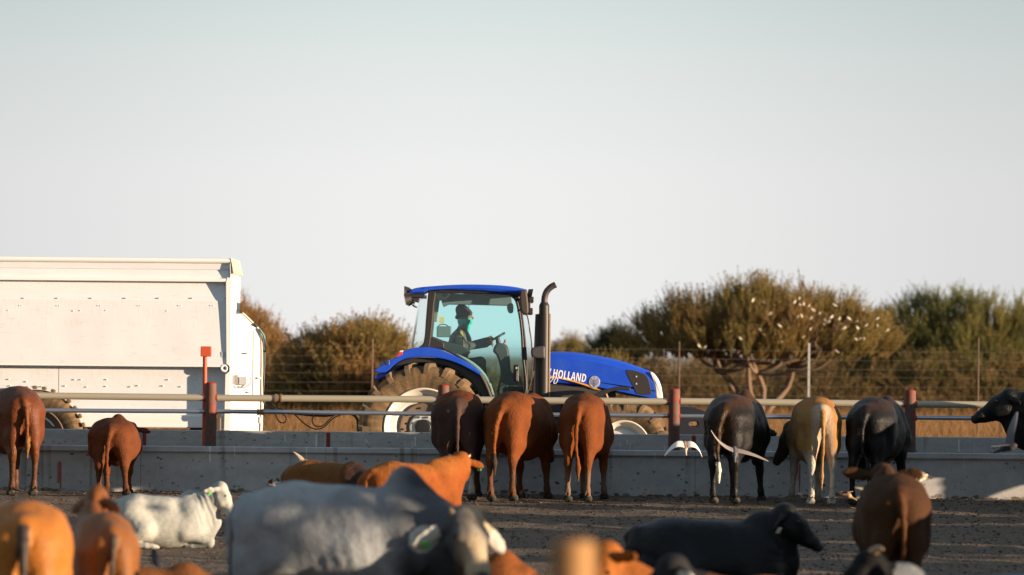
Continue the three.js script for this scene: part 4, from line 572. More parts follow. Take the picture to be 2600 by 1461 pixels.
// ---------------------------------------------------------------- driver
{
  const p = (a) => { const q = c4(0)(a); return [q[0], q[1], 0]; }, X = (a, z) => { const q = c4(0)(a); return [q[0], q[1], z]; };
  const hips = X([850, 830], 0), chest = X([905, 600], 0), neck = X([925, 490], 0), head = X([940, 385], 0);
  const sk = [cap(hips, X([875, 700], 0), 0.155, 0.15, 0.06, 1.15), cap(X([875, 700], 0), chest, 0.15, 0.16, 0.06, 1.2), cap(X([910, 545], -0.13), X([910, 545], 0.13), 0.085, 0.085, 0.06), cap(chest, neck, 0.09, 0.065, 0.05), cap(neck, head, 0.06, 0.07, 0.03)];
  sk.push(ell([head[0] + 0.005, head[1] + 0.01, 0], [0.098, 0.118, 0.077], [1, 0, 0], [0, 1, 0], 0.02), cap([head[0] + 0.05, head[1] - 0.07, 0], [head[0] + 0.075, head[1] - 0.085, 0], 0.042, 0.03, 0.03));
  sk.push(cap([head[0] + 0.085, head[1] + 0.015, 0], [head[0] + 0.112, head[1] - 0.02, 0], 0.012, 0.018, 0.015), cap([head[0] + 0.07, head[1] + 0.035, -0.03], [head[0] + 0.07, head[1] + 0.035, 0.03], 0.022, 0.022, 0.015));
  for (const s of [1, -1]) {
    const sh = X([905, 560], s * 0.19), el = X([940, 640 + (s < 0 ? 10 : 0)], s * 0.25), wr = X([1125, s > 0 ? 622 : 590], s * 0.17), ha = X([1150, s > 0 ? 612 : 578], s * 0.15);
    sk.push(cap(sh, el, 0.075, 0.06, 0.04), cap(el, wr, 0.062, 0.045, 0.03), cap(wr, ha, 0.032, 0.036, 0.012));
    for (let f = 0; f < 4; f++) { const o = (f - 1.5) * 0.019, k1 = [ha[0] + 0.035, ha[1] + 0.012 + o * 0.6, ha[2] - s * (0.03 - Math.abs(o)) + s * 0.02], l = [0.03, 0.034, 0.032, 0.026][f], k2 = [k1[0] + l * 0.6, k1[1] - 0.02 + o * 0.4, k1[2] - s * 0.012], k3 = [k1[0] + 0.01, k1[1] - 0.032 + o * 0.3, k1[2] - s * 0.028]; sk.push(cap([ha[0] + 0.01, ha[1] + o * 0.8, ha[2]], k1, 0.0115, 0.0105, 0.006), cap(k1, k2, 0.0105, 0.0095, 0.004), cap(k2, k3, 0.0095, 0.008, 0.004)); }
    sk.push(cap([ha[0] - 0.005, ha[1] + 0.02, ha[2] - s * 0.02], [ha[0] + 0.03, ha[1] + 0.042, ha[2] - s * 0.03], 0.014, 0.010, 0.008));
    const kn = X([1075, 775], s * 0.16); sk.push(cap(X([860, 815], s * 0.1), kn, 0.10, 0.075, 0.05), cap(kn, X([1110, 985], s * 0.15), 0.07, 0.05, 0.03), cap(X([1110, 990], s * 0.15), X([1165, 1010], s * 0.16), 0.05, 0.042, 0.02));
  }
  const g = skin(sk, 0.009, false), wx = X([1120, 600], 0)[0];
  paint(g, (x, y, z) => { if (y > neck[1] + 0.0) return [0.16, 0.075, 0.045]; if (x > wx) return y > hips[1] + 0.06 ? [0.16, 0.075, 0.045] : [0.03, 0.03, 0.035]; if (y < hips[1] - 0.02) return [0.03, 0.04, 0.065]; const st = Math.abs(x - (chest[0] + 0.035 + 0.14 * (chest[1] - y))) < 0.016 && y > chest[1] - 0.09; return st ? [0.45, 0.33, 0.08] : [0.075, 0.082, 0.08]; });
  const d = thing('person', 'driver in a dark beanie, turquoise face gaiter and dark jacket steering the blue tractor', 'person', [TX, 0, TZ]);
  part(d, 'body', g, new THREE.MeshStandardMaterial({ vertexColors: true, roughness: 0.8 }));
  const hx = head[0], hy = head[1];
  const bean = skin([ell([hx - 0.008, hy + 0.055, 0], [0.108, 0.085, 0.088], [1, -0.18, 0], [0, 1, 0]), ell([hx - 0.045, hy + 0.11, 0], [0.072, 0.06, 0.07], [1, 0, 0], [0, 1, 0], 0.05), cap([hx + 0.075, hy + 0.045, 0], [hx - 0.1, hy - 0.01, 0], 0.03, 0.03, 0.03, 2.6)], 0.008, false);
  part(d, 'beanie', bean, mat([0.022, 0.022, 0.03], { roughness: 0.95 }));
  const gait = [ell([hx + 0.012, hy - 0.06, 0], [0.104, 0.065, 0.085], [1, 0, 0], [0, 1, 0])]; for (let k = 0; k < 7; k++) { const y = hy - 0.035 - k * 0.026; gait.push(cap([hx + 0.055 - k * 0.003, y, 0], [hx - 0.045 + k * 0.006, y - 0.012, 0], 0.044 - k * 0.0012, 0.05, 0.012, 1.25)); }
  part(d, 'neck_gaiter', skin(gait, 0.007, false), mat([0.02, 0.36, 0.33], { roughness: 0.8 }));
  for (const s of [1, -1]) { const e = new THREE.SphereGeometry(0.012, 10, 8); e.translate(hx + 0.083, hy + 0.022, s * 0.034); part(d, 'eye', e, mat([0.03, 0.02, 0.015], { roughness: 0.2 })); }
}

// ---------------------------------------------------------------- feed trailer
const RZ = -77.75, RX = W(130, 1090, F / 76.6).x;
const RL = (px, py, zl) => { const w = W(px, py, F / (-RZ - zl)); return [w.x - RX, w.y]; };
const c1 = (zl) => (a) => RL(a[0] / 3.788, 640 + a[1] / 3.788, zl);
const r1 = (zl) => (cx, cy) => c1(zl)([cx, cy]);
{
  const T = thing('feed_trailer', 'tall white steel feed mixer trailer hitched behind the tractor', 'trailer', [RX, 0, RZ]);
  const wt = dataTex(512, 256, (u, v, i, j) => { const t = 0.5 + 0.3 * N(i * 0.012, j * 0.02, 3) + 0.2 * N(i * 0.05, j * 0.03, 5); const st = Math.max(0, N(i * 0.45, j * 0.02, 8)) * 0.05 * (v > 0.6 ? 1 : 0.25), dirt = Math.max(0, N(i * 0.07, j * 0.09, 12) - 0.3) * 0.08; return [0.87 - 0.03 * t - st * 0.4 - dirt, 0.88 - 0.03 * t - st * 0.9 - dirt, 0.90 - 0.03 * t - st * 1.5 - dirt * 1.3]; });
  const WP = new THREE.MeshStandardMaterial({ map: wt, roughness: 0.45 }), W2 = mat([0.80, 0.79, 0.78], { roughness: 0.4 });
  const XL = c1(1.1)([-1180, 0])[0], XR = c1(1.1)([2210, 600])[0], Y = (cy) => c1(1.1)([1100, cy])[1];
  const ZF = 1.15;                                             // the outermost near face
  // a panel as a gently dented sheet with thickness, given by its corner depths
  const panel = (x0, x1, y0, y1, zb, zt, dent, seed) => { const nx = 90, ny = 14, g = new THREE.BoxGeometry(x1 - x0, y1 - y0, 0.02, nx, ny, 1), p = g.attributes.position; for (let i = 0; i < p.count; i++) { const x = p.getX(i) + (x0 + x1) / 2, y = p.getY(i) + (y0 + y1) / 2, t = (y - y0) / (y1 - y0), e = Math.min(1, 5 * Math.min(t, 1 - t)); p.setXYZ(i, x, y, p.getZ(i) + lerp(zb, zt, t) + e * dent * (N(x * 1.1, y * 1.3, seed) + 0.5 * N(x * 2.7, y * 2.2, seed + 3))); const u = g.attributes.uv; u.setXY(i, x / 5, t); } g.computeVertexNormals(); return g; };
  for (const s of [1, -1]) {
    const P = (name, geo, m) => { if (Array.isArray(geo)) geo = merge(geo); if (s < 0) mirrorZ(geo); return part(T, name, geo, m); };
    P('top_rail', cyl([XL, Y(76), ZF - 0.03], [XR, Y(76), ZF - 0.03], 0.036, 0.036, 16), W2);
    P('upper_panel', panel(XL, XR - 0.02, Y(162), Y(92), ZF - 0.06, ZF - 0.05, 0.004, 1), WP);
    P('upper_panel', panel(XL, XR - 0.02, Y(248), Y(158), ZF - 0.045, ZF - 0.075, 0.006, 2), WP);
    P('side_lip', [bx(XR - XL, Y(246) - Y(281), 0.10, (XL + XR) / 2, (Y(246) + Y(281)) / 2, ZF - 0.05, 0.012)], W2);
    P('side_panel', panel(XL, XR - 0.03, Y(464), Y(270), ZF - 0.055, ZF - 0.115, 0.004, 5), WP);
    P('side_panel', panel(XL, XR - 0.03, Y(1092), Y(462), ZF - 0.022, ZF - 0.05, 0.008, 7), WP);
    P('panel_hem', cyl([XL, Y(1093), ZF - 0.02], [XR - 0.1, Y(1093), ZF - 0.02], 0.012, 0.012, 8), W2);
    const seam = c1(1)([560, 1200])[0];
    P('lower_panel', panel(XL, seam - 0.004, Y(1640), Y(1080), ZF - 0.20, ZF - 0.20, 0.004, 9), WP);
    P('lower_panel', panel(seam + 0.004, XR - 0.03, Y(1640), Y(1080), ZF - 0.20, ZF - 0.20, 0.004, 11), WP);
    P('sill_beam', [bx(XR - XL - 0.05, Y(1565) - Y(1690), 0.10, (XL + XR) / 2, (Y(1565) + Y(1690)) / 2, ZF - 0.15, 0.02)], W2);
    P('front_post', ext([[2168, 290], [2180, 246], [2212, 246], [2212, 66], [2218, 66], [2218, 1735], [2150, 1735], [2162, 1180], [2200, 1150], [2202, 1110], [2190, 1090], [2172, 1080]].map(c1(1.15)).map((q) => q), ZF - 0.22, ZF + 0.004, 0.008), W2);
    const ey = c1(1.15)([2155, 1120]);
    P('lifting_eye', (() => { const g = new THREE.TorusGeometry(0.038, 0.018, 10, 26); g.translate(ey[0], ey[1], ZF - 0.02); return g; })(), W2);
    // studs that throw long shadows
    const stud = [[220, 446], [545, 446], [873, 446], [1200, 446], [1520, 446], [1840, 446], [2165, 450], [75, 563], [703, 568], [770, 564], [1018, 563], [1605, 568], [2153, 574], [75, 1226], [708, 1230], [770, 1230], [1018, 1230], [1612, 1230], [88, 1290], [330, 1296], [392, 1298], [618, 1290], [826, 1300], [1014, 1295], [1250, 1298], [1322, 1288], [1562, 1290], [1735, 1298], [1925, 1298], [245, 1250]];
    for (const [cx, cy] of stud) { const q = c1(1.1)([cx, cy]), z = cy > 1100 ? ZF - 0.19 : cy < 460 ? ZF - 0.052 : ZF - 0.042; P('stud', cyl([q[0], q[1], z - 0.01], [q[0], q[1], z + 0.017], 0.009, 0.007, 8), cy < 460 ? boltM : W2); }
    for (const cx of [200, 560, 955, 1340, 1730, 2040]) { const q = c1(1.1)([cx, 518]); for (const k of [-0.02, 0.012]) P('stud', cyl([q[0] + k, q[1], ZF - 0.1], [q[0] + k, q[1], ZF - 0.03], 0.010, 0.008, 8), W2); }
    const pl = c1(1.1)([2158, 988]); P('id_plate', bx(0.092, 0.072, 0.006, pl[0], pl[1], ZF - 0.018, 0.002), mat([0.45, 0.47, 0.50], { roughness: 0.4, metalness: 0.3 }));
  }
  const XF = c1(0)([2292, 0])[0];
  // front wall and gearbox cover
  part(T, 'front_wall', ext([[2219, 68], [2222, 66], [2230, 200], [2230, 470], [2226, 545], [2222, 560], [2222, 1735], [2219, 1735]].map(c1(1.15)), -ZF + 0.02, ZF - 0.03, 0.012), W2);
  part(T, 'deflector', ext([[2216, 66], [2224, 62], [2256, 205], [2238, 212]].map(c1(1.15)), -ZF, ZF + 0.01, 0.006), mat([0.72, 0.58, 0.36], { roughness: 0.5 }));
  { const pts = [[2212, 604], [2330, 592], [2440, 700], [2496, 770], [2510, 900], [2512, 1480], [2500, 1735], [2212, 1735]].map(c1(1.05)); const g = ext(pts, 0.3, 1.05, 0.012), p = g.attributes.position, x0 = pts[0][0], x1 = pts[4][0]; for (let i = 0; i < p.count; i++) { const t = clamp((p.getX(i) - x0) / (x1 - x0)), z = p.getZ(i); p.setZ(i, z > 0.6 ? z - 0.13 * t : z); } g.computeVertexNormals(); part(T, 'gearbox_cover', toCreasedNormals(g, 0.5), W2); }
  const zc = (t) => 1.05 - 0.13 * t, at = (cx, cy, o = 0) => { const q = c1(1)([cx, cy]), t = clamp((cx - 2212) / 298); return [q[0], q[1], zc(t) + o]; };
  part(T, 'cover_edge', [tube([at(2330, 588), at(2440, 694), at(2498, 768), at(2512, 900), at(2512, 1300), at(2512, 1500), at(2500, 1735)], 0.014, 60, 8)], mat([0.62, 0.55, 0.42], { roughness: 0.5 }));
  part(T, 'access_door', [bx(0.012, 0.9, 0.02, ...at(2436, 1080, 0.0), 0.003), bx(0.19, 0.012, 0.01, ...at(2340, 1028, 0.0), 0.002)], W2);
  part(T, 'latch', [bx(0.075, 0.022, 0.03, ...at(2395, 976, 0.02), 0.004), cyl(at(2380, 976, 0.0), at(2380, 976, 0.055), 0.012), bx(0.05, 0.02, 0.03, ...at(2400, 1350, 0.02), 0.004), bx(0.05, 0.03, 0.02, ...at(2490, 1215, 0.02), 0.004)], W2);
  part(T, 'work_light', [bx(0.11, 0.11, 0.05, ...at(2336, 1240, 0.03), 0.008)], mat([0.5, 0.5, 0.52], { roughness: 0.35 }));
  part(T, 'light_bracket', [bx(0.035, 0.13, 0.03, ...at(2275, 1230, 0.02), 0.004), tube([at(2280, 1290, 0.03), at(2320, 1305, 0.05), at(2380, 1290, 0.05), at(2415, 1240, 0.04), at(2400, 1205, 0.03)], 0.008)], mat([0.3, 0.28, 0.26], { roughness: 0.5 }));
  part(T, 'hose', [tube([at(2440, 690, 0.02), at(2500, 770, -0.05), at(2522, 900, -0.1), at(2520, 1100, -0.12), at(2508, 1300, -0.12), at(2530, 1450, -0.14)], 0.022, 50), tube([at(2450, 700, -0.1), at(2530, 800, -0.12), at(2540, 900, -0.12), at(2528, 1200, -0.15), at(2512, 1460, -0.16)], 0.018, 50), tube([at(2490, 740, 0.03), at(2545, 840, 0.02), at(2552, 920, 0.0), at(2545, 960, -0.1)], 0.010, 30)], blackM);
  part(T, 'hose', [tube([at(2490, 735, 0.035), at(2536, 812, 0.03), at(2546, 880, 0.01)], 0.008, 20)], mat([0.10, 0.32, 0.30]));
  // wheels, axle, drawbar, stand
  const wc = RL(86, 1136, 1.2);
  wheel(T, wc[0], 0.70, 1.02, 0.70, 0.38, 0.40, 0, 1, 'trailer'); wheel(T, wc[0], 0.70, -1.02, 0.70, 0.38, 0.40, 0, -1, 'trailer');
  { const g = T.children.filter((c) => c.name === 'wheel'); for (const w of g) { const A = bx(0.06, 0.045, 0.13, 0, 0.685, 0.13, 0.012), B = bx(0.06, 0.045, 0.13, 0, 0.685, -0.13, 0.012); for (let k = 0; k < 34; k++) { const a = part(w, 'lug', A, lugM); a.rotation.z = k / 34 * 6.283; const b = part(w, 'lug', B, lugM); b.rotation.z = (k + 0.5) / 34 * 6.283; } } }
  part(T, 'chassis', [bx(5.2, 0.16, 0.9, 0, Y(1690) - 0.12, 0, 0.02), cyl([wc[0], 0.7, -1], [wc[0], 0.7, 1], 0.07), bx(0.3, 0.2, 1.6, XR - 0.4, Y(1690) - 0.1, 0, 0.02), bx(0.3, 0.2, 1.6, XR - 1.4, Y(1690) - 0.1, 0, 0.02)], blackM);
  part(T, 'hopper', bx(XR - XL - 0.2, Y(120) - Y(1640), 1.6, (XL + XR) / 2, (Y(120) + Y(1640)) / 2, 0, 0.02), mat([0.4, 0.4, 0.4]));
  part(T, 'drawbar', [bx(1.25, 0.12, 0.14, XF + 0.55, 0.55, 0, 0.02), bx(0.9, 0.1, 0.1, XF + 0.4, 0.55, 0.28, 0.02), bx(0.9, 0.1, 0.1, XF + 0.4, 0.55, -0.28, 0.02)], mat([0.10, 0.085, 0.07], { roughness: 0.7 }));
  { const q = RL(554, 1075, 1.2); part(T, 'support_leg', [bx(0.075, 0.42, 0.075, q[0], q[1] - 0.1, 1.16, 0.02), cyl([q[0], q[1] + 0.1, 1.1], [q[0], q[1] + 0.1, 1.22], 0.045), cyl([q[0], q[1] - 0.7, 1.16], [q[0], q[1] - 0.25, 1.16], 0.028)], mat([0.10, 0.07, 0.05], { roughness: 0.6 })); }
  part(T, 'lower_bracket', [bx(0.12, 0.03, 0.04, ...at(2526, 1545, -0.1), 0.004), bx(0.03, 0.09, 0.03, ...at(2500, 1620, 0.0), 0.004)], W2);
  // hoses to the tractor
  const h = (px, py, z = 0) => { const q = RL(px, py, z); return [q[0], q[1], z]; };
  const hoses = [[[655, 985, 0.3], [668, 1020, 0.3], [695, 1040, 0.25], [760, 1052, 0.1], [830, 1056, 0.1], [880, 1048, 0], [905, 1062, 0], [910, 1100, 0], [920, 1120, 0]], [[660, 990, 0.2], [690, 1030, 0.2], [740, 1048, 0.2], [775, 1078, 0.2], [800, 1090, 0.2], [820, 1086, 0.2], [850, 1060, 0.2], [890, 1050, 0.1], [930, 1060, 0]], [[700, 1045, 0.35], [702, 1060, 0.35], [710, 1072, 0.35], [722, 1074, 0.35], [726, 1062, 0.35], [716, 1050, 0.35], [706, 1044, 0.35], [730, 1048, 0.3], [800, 1054, 0.2], [880, 1046, 0.1]], [[800, 1050, 0.3], [792, 1068, 0.3], [800, 1082, 0.3], [818, 1082, 0.3], [832, 1070, 0.3], [846, 1056, 0.3]]];
  for (const p of hoses) part(T, 'hose', tube(p.map((q) => h(...q)), p === hoses[0] ? 0.018 : 0.009, 90, 7), blackM);
}

// ---------------------------------------------------------------- cattle
const hairBump = dataTex(256, 256, (u, v, i, j) => 0.5 + 0.35 * N(i * 0.22, j * 0.07, 3) + 0.25 * N(i * 0.5, j * 0.16, 6) + 0.2 * N(i * 0.06, j * 0.05, 9), false); hairBump.repeat.set(1.6, 1.6);
const hairM = new THREE.MeshPhysicalMaterial({ vertexColors: true, roughness: 0.75, specularIntensity: 0.22, bumpMap: hairBump, bumpScale: 0.008 });
const glossM = new THREE.MeshPhysicalMaterial({ vertexColors: true, roughness: 0.5, specularIntensity: 0.4, bumpMap: hairBump, bumpScale: 0.006 });
const hornM = mat([0.30, 0.22, 0.13], { roughness: 0.45 }), hornPale = mat([0.52, 0.42, 0.28], { roughness: 0.45 }), hornDark = mat([0.06, 0.055, 0.05], { roughness: 0.4 }), eyeM = pmat([0.012, 0.008, 0.006], { roughness: 0.08 }), tagGreen = mat([0.12, 0.48, 0.10], { roughness: 0.5 }), tagYellow = mat([0.6, 0.55, 0.08], { roughness: 0.5 }), tagCream = mat([0.72, 0.66, 0.52], { roughness: 0.5 });
const add = (a, b, k = 1) => [a[0] + b[0] * k, a[1] + b[1] * k, a[2] + b[2] * k];
/* local frame of an animal: +x forward, y up, +z its right side; origin on the ground under the belly.
   p: bw belly width, hump, legs [[dx, dz] rear left, rear right, front left, front right], lying,
      neck: poll position, face: direction to the muzzle, hs head size, horns, ears, tail: [dz top, dz mid, dz end], col(x, y, z, n) */
function cow(p) {
  const S = [], L = p.legs ?? [[0, 0], [0, 0], [0, 0], [0, 0]], bw = p.bw ?? 1, bd = p.bd ?? 1, lie = p.lying, dy = lie ? -0.50 : 0, c = (a, b, ra, rb, k, sz) => S.push(cap(a, b, ra, rb, k, sz));
  const Y = (v) => v + dy;
  // barrel
  c([0.46, Y(0.93), 0], [0.12, Y(0.88), 0], 0.31, 0.345, 0.08, 0.86 * bw);
  c([0.12, Y(0.88 - 0.02 * (bd - 1) * 10), 0], [-0.30, Y(0.91 - 0.01 * (bd - 1) * 10), 0], 0.35 * bd, 0.325 * bd, 0.08, 0.92 * bw);
  c([-0.30, Y(0.93), 0], [-0.52, Y(0.99), 0], 0.30, 0.26, 0.10, 0.95 * bw);
  c([0.42, Y(1.19), 0], [-0.36, Y(1.205), 0], 0.095, 0.105, 0.12, 1.5);
  c([0.10, Y(1.13), 0.0], [-0.30, Y(1.15), 0.0], 0.14, 0.14, 0.12, 1.7);
  if (lie) c([0.3, 0.34, 0.0], [-0.35, 0.34, 0.0], 0.33, 0.32, 0.10, 1.12 * bw);
  // pelvis
  const hw = p.hw ?? 1;
  for (const s of [1, -1]) { c([-0.36, Y(1.165), s * 0.165 * hw], [-0.68, Y(1.075), s * 0.105 * hw], 0.115, 0.105, 0.10); }
  c([-0.32, Y(1.21), 0], [-0.70, Y(1.175), 0], 0.10, 0.075, 0.10, 1.4);
  c([-0.42, Y(1.05), 0], [-0.56, Y(1.0), 0], 0.24, 0.17, 0.12, 1.0 * hw);
  c([-0.72, Y(1.19), 0], [-0.79, Y(1.14), 0], 0.055, 0.05, 0.05);
  for (const s of [1, -1]) { c([-0.35, Y(1.205), s * 0.205 * hw], [-0.39, Y(1.195), s * 0.205 * hw], 0.055, 0.05, 0.05); c([-0.735, Y(1.10), s * 0.085 * hw], [-0.75, Y(1.07), s * 0.085 * hw], 0.05, 0.045, 0.035); }
  // shoulder and brisket
  for (const s of [1, -1]) { c([0.44, Y(1.10), s * 0.11], [0.55, Y(0.80), s * 0.185], 0.15, 0.15, 0.10); }
  c([0.63, Y(0.83), 0], [0.36, Y(0.63), 0], 0.165, 0.14, 0.10, 0.9);
  const hp = p.hump ?? 0.0;
  if (hp > 0) { const hW = p.humpW ?? 1, t = 1.19 + 0.10 * hp; c([0.56, Y(1.14), 0], [0.50 - 0.02 * hp, Y(t), 0], 0.15 * hW, (0.095 + 0.02 * hp) * hW, 0.08, 0.75); c([0.36, Y(1.12), 0], [0.44, Y(t - 0.03), 0], 0.15 * hW, 0.085 * hW, 0.08, 0.75); }
  if (p.knob) c([0.52, Y(1.22), 0], [0.47, Y(1.375), 0], 0.135, 0.105, 0.04, 0.8);
  // legs
  if (!lie) {
    for (const [i, s] of [[0, -1], [1, 1]]) {
      const [dx, dz] = L[i], f = (x, y, z) => { const t = clamp((1.0 - y) / 0.9); return [x + dx * t, y, s * z + dz * t]; };
      const w = p.thigh ?? 1;
      c(f(-0.50, 1.02, 0.15), f(-0.47, 0.76, 0.18), 0.20 * w, 0.155 * w, 0.10); c(f(-0.68, 1.03, 0.115), f(-0.695, 0.74, 0.135), 0.125 * w, 0.105 * w, 0.08);
      c(f(-0.50, 0.78, 0.175), f(-0.71, 0.52, 0.155), 0.135 * w, 0.062, 0.08); c(f(-0.70, 0.76, 0.14), f(-0.765, 0.53, 0.155), 0.095, 0.042, 0.06);
      c(f(-0.765, 0.535, 0.155), f(-0.745, 0.47, 0.155), 0.050, 0.052, 0.03); c(f(-0.745, 0.48, 0.155), f(-0.70, 0.17, 0.15), 0.047, 0.036, 0.03);
      c(f(-0.695, 0.15, 0.15), f(-0.685, 0.13, 0.15), 0.047, 0.046, 0.02); c(f(-0.685, 0.13, 0.15), f(-0.64, 0.05, 0.15), 0.042, 0.045, 0.02);
      for (const k of [-1, 1]) { c(f(-0.645, 0.045, 0.15 + k * 0.028), f(-0.59, 0.022, 0.15 + k * 0.026), 0.043, 0.030, 0.006); c(f(-0.725, 0.115, 0.15 + k * 0.024), f(-0.735, 0.09, 0.15 + k * 0.026), 0.018, 0.012, 0.008); }
    }
    for (const [i, s] of [[2, -1], [3, 1]]) {
      const [dx, dz] = L[i], f = (x, y, z) => { const t = clamp((0.95 - y) / 0.85); return [x + dx * t, y, s * z + dz * t]; };
      c(f(0.54, 0.84, 0.17), f(0.42, 0.64, 0.17), 0.135, 0.095, 0.08); c(f(0.43, 0.66, 0.17), f(0.465, 0.42, 0.16), 0.088, 0.056, 0.05);
      c(f(0.468, 0.42, 0.16), f(0.465, 0.37, 0.16), 0.057, 0.050, 0.03); c(f(0.463, 0.38, 0.16), f(0.455, 0.15, 0.155), 0.044, 0.036, 0.03);
      c(f(0.455, 0.145, 0.155), f(0.458, 0.125, 0.155), 0.046, 0.045, 0.02); c(f(0.458, 0.125, 0.155), f(0.50, 0.05, 0.155), 0.041, 0.045, 0.02);
      for (const k of [-1, 1]) c(f(0.495, 0.045, 0.155 + k * 0.028), f(0.55, 0.022, 0.155 + k * 0.026), 0.043, 0.030, 0.006);
    }
    if (p.udder) c([-0.38, 0.66, 0], [-0.30, 0.60, 0], 0.11, 0.07, 0.08);
    if (p.sheath) c([-0.05, 0.60, 0], [-0.18, 0.53, 0], 0.08, 0.035, 0.06);
  } else {
    for (const s of [1, -1]) {
      const o = s > 0 ? 0 : 0.1;
      c([-0.46, 0.52, s * 0.17], [-0.26, 0.30, s * 0.33], 0.22, 0.17, 0.10); c([-0.24, 0.30, s * 0.34], [-0.52, 0.14, s * 0.38], 0.145, 0.075, 0.07); c([-0.52, 0.12, s * 0.38], [-0.62, 0.30, s * 0.22], 0.08, 0.13, 0.08);
      c([-0.55, 0.085, s * 0.385], [-0.22 + o, 0.058, s * 0.43], 0.056, 0.045, 0.04); c([-0.22 + o, 0.058, s * 0.43], [-0.12 + o, 0.045, s * 0.43], 0.046, 0.042, 0.02); c([-0.12 + o, 0.045, s * 0.43], [-0.04 + o, 0.035, s * 0.425], 0.046, 0.032, 0.015);
      c([0.50, 0.52, s * 0.17], [0.40, 0.27, s * 0.25], 0.17, 0.12, 0.09); c([0.40, 0.25, s * 0.25], [0.78 - o, 0.125, s * 0.24], 0.115, 0.075, 0.06); c([0.78 - o, 0.115, s * 0.24], [0.79 - o, 0.085, s * 0.24], 0.072, 0.06, 0.03); c([0.77 - o, 0.07, s * 0.24], [0.50 - o, 0.05, s * 0.18], 0.052, 0.042, 0.03); c([0.50 - o, 0.05, s * 0.18], [0.42 - o, 0.045, s * 0.17], 0.045, 0.035, 0.02);
    }
  }
  // neck and head
  const poll = p.poll ?? [1.02, 1.02, 0], hs = p.hs ?? 1, fwd = V3(...(p.face ?? [0.75, -0.66, 0])).normalize(), side = fwd.clone().cross(V3(0, 1, 0)).normalize(); if (p.roll) side.applyAxisAngle(fwd, p.roll); const up = side.clone().cross(fwd);
  const H = (a, u, r) => [poll[0] + hs * (fwd.x * a + up.x * u + side.x * r), poll[1] + hs * (fwd.y * a + up.y * u + side.y * r), poll[2] + hs * (fwd.z * a + up.z * u + side.z * r)];
  const nt = p.neckThick ?? 1, nk = H(0.03, -0.09, 0), jawb = H(0.13, -0.17, 0);
  const w1 = [0.52, Y(1.06), 0], mid = [lerp(w1[0], nk[0], 0.55), lerp(w1[1], nk[1], 0.5) + (p.arch ?? 0.03), lerp(w1[2], nk[2], 0.4)];
  c(w1, mid, 0.215 * nt, 0.165 * nt, 0.10, 0.78); c(mid, nk, 0.165 * nt, 0.115 * hs, 0.08, 0.85);
  const w2 = [0.60, Y(0.86), 0], mid2 = [lerp(w2[0], jawb[0], 0.55), lerp(w2[1], jawb[1], 0.5) - 0.02, lerp(w2[2], jawb[2], 0.45)];
  c(w2, mid2, 0.165 * nt, 0.115 * nt, 0.09, 0.6); c(mid2, jawb, 0.115 * nt, 0.085 * hs, 0.07, 0.65);
  if (p.dewlap) { c([0.66, Y(0.74), 0], add(mid2, [0.02, -0.10, 0]), 0.13 * p.dewlap, 0.10 * p.dewlap, 0.05, 0.3); c(add(mid2, [0.02, -0.10, 0]), add(jawb, [-0.02, -0.05, 0]), 0.10 * p.dewlap, 0.05, 0.04, 0.3); }
  c(H(0.0, 0.0, 0), H(0.17, -0.035, 0), 0.112 * hs, 0.108 * hs, 0.05); c(H(0.02, 0.045, -0.05), H(0.02, 0.045, 0.05), 0.062 * hs, 0.062 * hs, 0.05);
  c(H(0.15, -0.03, 0), H(0.40, -0.07, 0), 0.102 * hs, 0.066 * hs, 0.05); c(H(0.12, -0.115, 0), H(0.38, -0.125, 0), 0.082 * hs, 0.045 * hs, 0.05, 0.9);
  for (const s of [1, -1]) {
    c(H(0.40, -0.08, s * 0.026), H(0.47, -0.095, s * 0.022), 0.062 * hs, 0.054 * hs, 0.025); c(H(0.13, 0.028, s * 0.078), H(0.19, 0.015, s * 0.084), 0.034 * hs, 0.03 * hs, 0.03); c(H(0.10, -0.10, s * 0.06), H(0.20, -0.11, s * 0.055), 0.07 * hs, 0.06 * hs, 0.05);
    c(H(0.495, -0.062, s * 0.038), H(0.505, -0.07, s * 0.042), 0.02 * hs, 0.018 * hs, 0.012);
    const E = p.ears ?? [0.26, -0.2, -0.3], ed = V3(E[1], E[2], 0).addScaledVector(side, s).normalize(), el = E[0] * 0.5 * hs, base = H(0.015, -0.005, s * 0.10), ctr = [base[0] + ed.x * el, base[1] + ed.y * el, base[2] + ed.z * el], nn = fwd.clone().multiplyScalar(0.9).addScaledVector(up, 0.35);
    S.push(ell(ctr, [el * 1.05, Math.max(0.40 * el, 0.055 * hs), 0.019], ed.toArray(), ed.clone().cross(nn).toArray(), 0.025)); c(base, [base[0] + ed.x * el * 0.6, base[1] + ed.y * el * 0.6, base[2] + ed.z * el * 0.6], 0.034 * hs, 0.026 * hs, 0.025);
    p['ear' + s] = [ctr[0] + ed.x * el * 0.35, ctr[1] + ed.y * el * 0.35, ctr[2] + ed.z * el * 0.35];
  }
  // tail
  const tl = p.tail ?? [0, 0, 0], te = p.tailEnd ?? 0.42;
  if (!lie) { const q = [[-0.78, 1.15, 0], [-0.845, 1.05, tl[0] * 0.5], [-0.86, 0.90, tl[0]], [-0.85, 0.66, tl[1]], [-0.83, te + 0.12, lerp(tl[1], tl[2], 0.7)]]; for (let i = 0; i < 4; i++) c(q[i], q[i + 1], [0.046, 0.036, 0.030, 0.024][i], [0.036, 0.030, 0.024, 0.020][i], 0.025); c(q[4], [-0.82, te, tl[2]], 0.022, 0.036, 0.02); c([-0.82, te, tl[2]], [-0.81, te - 0.17, tl[2] + (p.swish ?? 0)], 0.036, 0.012, 0.02); }
  else { c([-0.78, Y(1.14), 0], [-0.82, 0.30, 0.12], 0.045, 0.03, 0.03); c([-0.82, 0.30, 0.12], [-0.72, 0.06, 0.32], 0.03, 0.035, 0.03); }
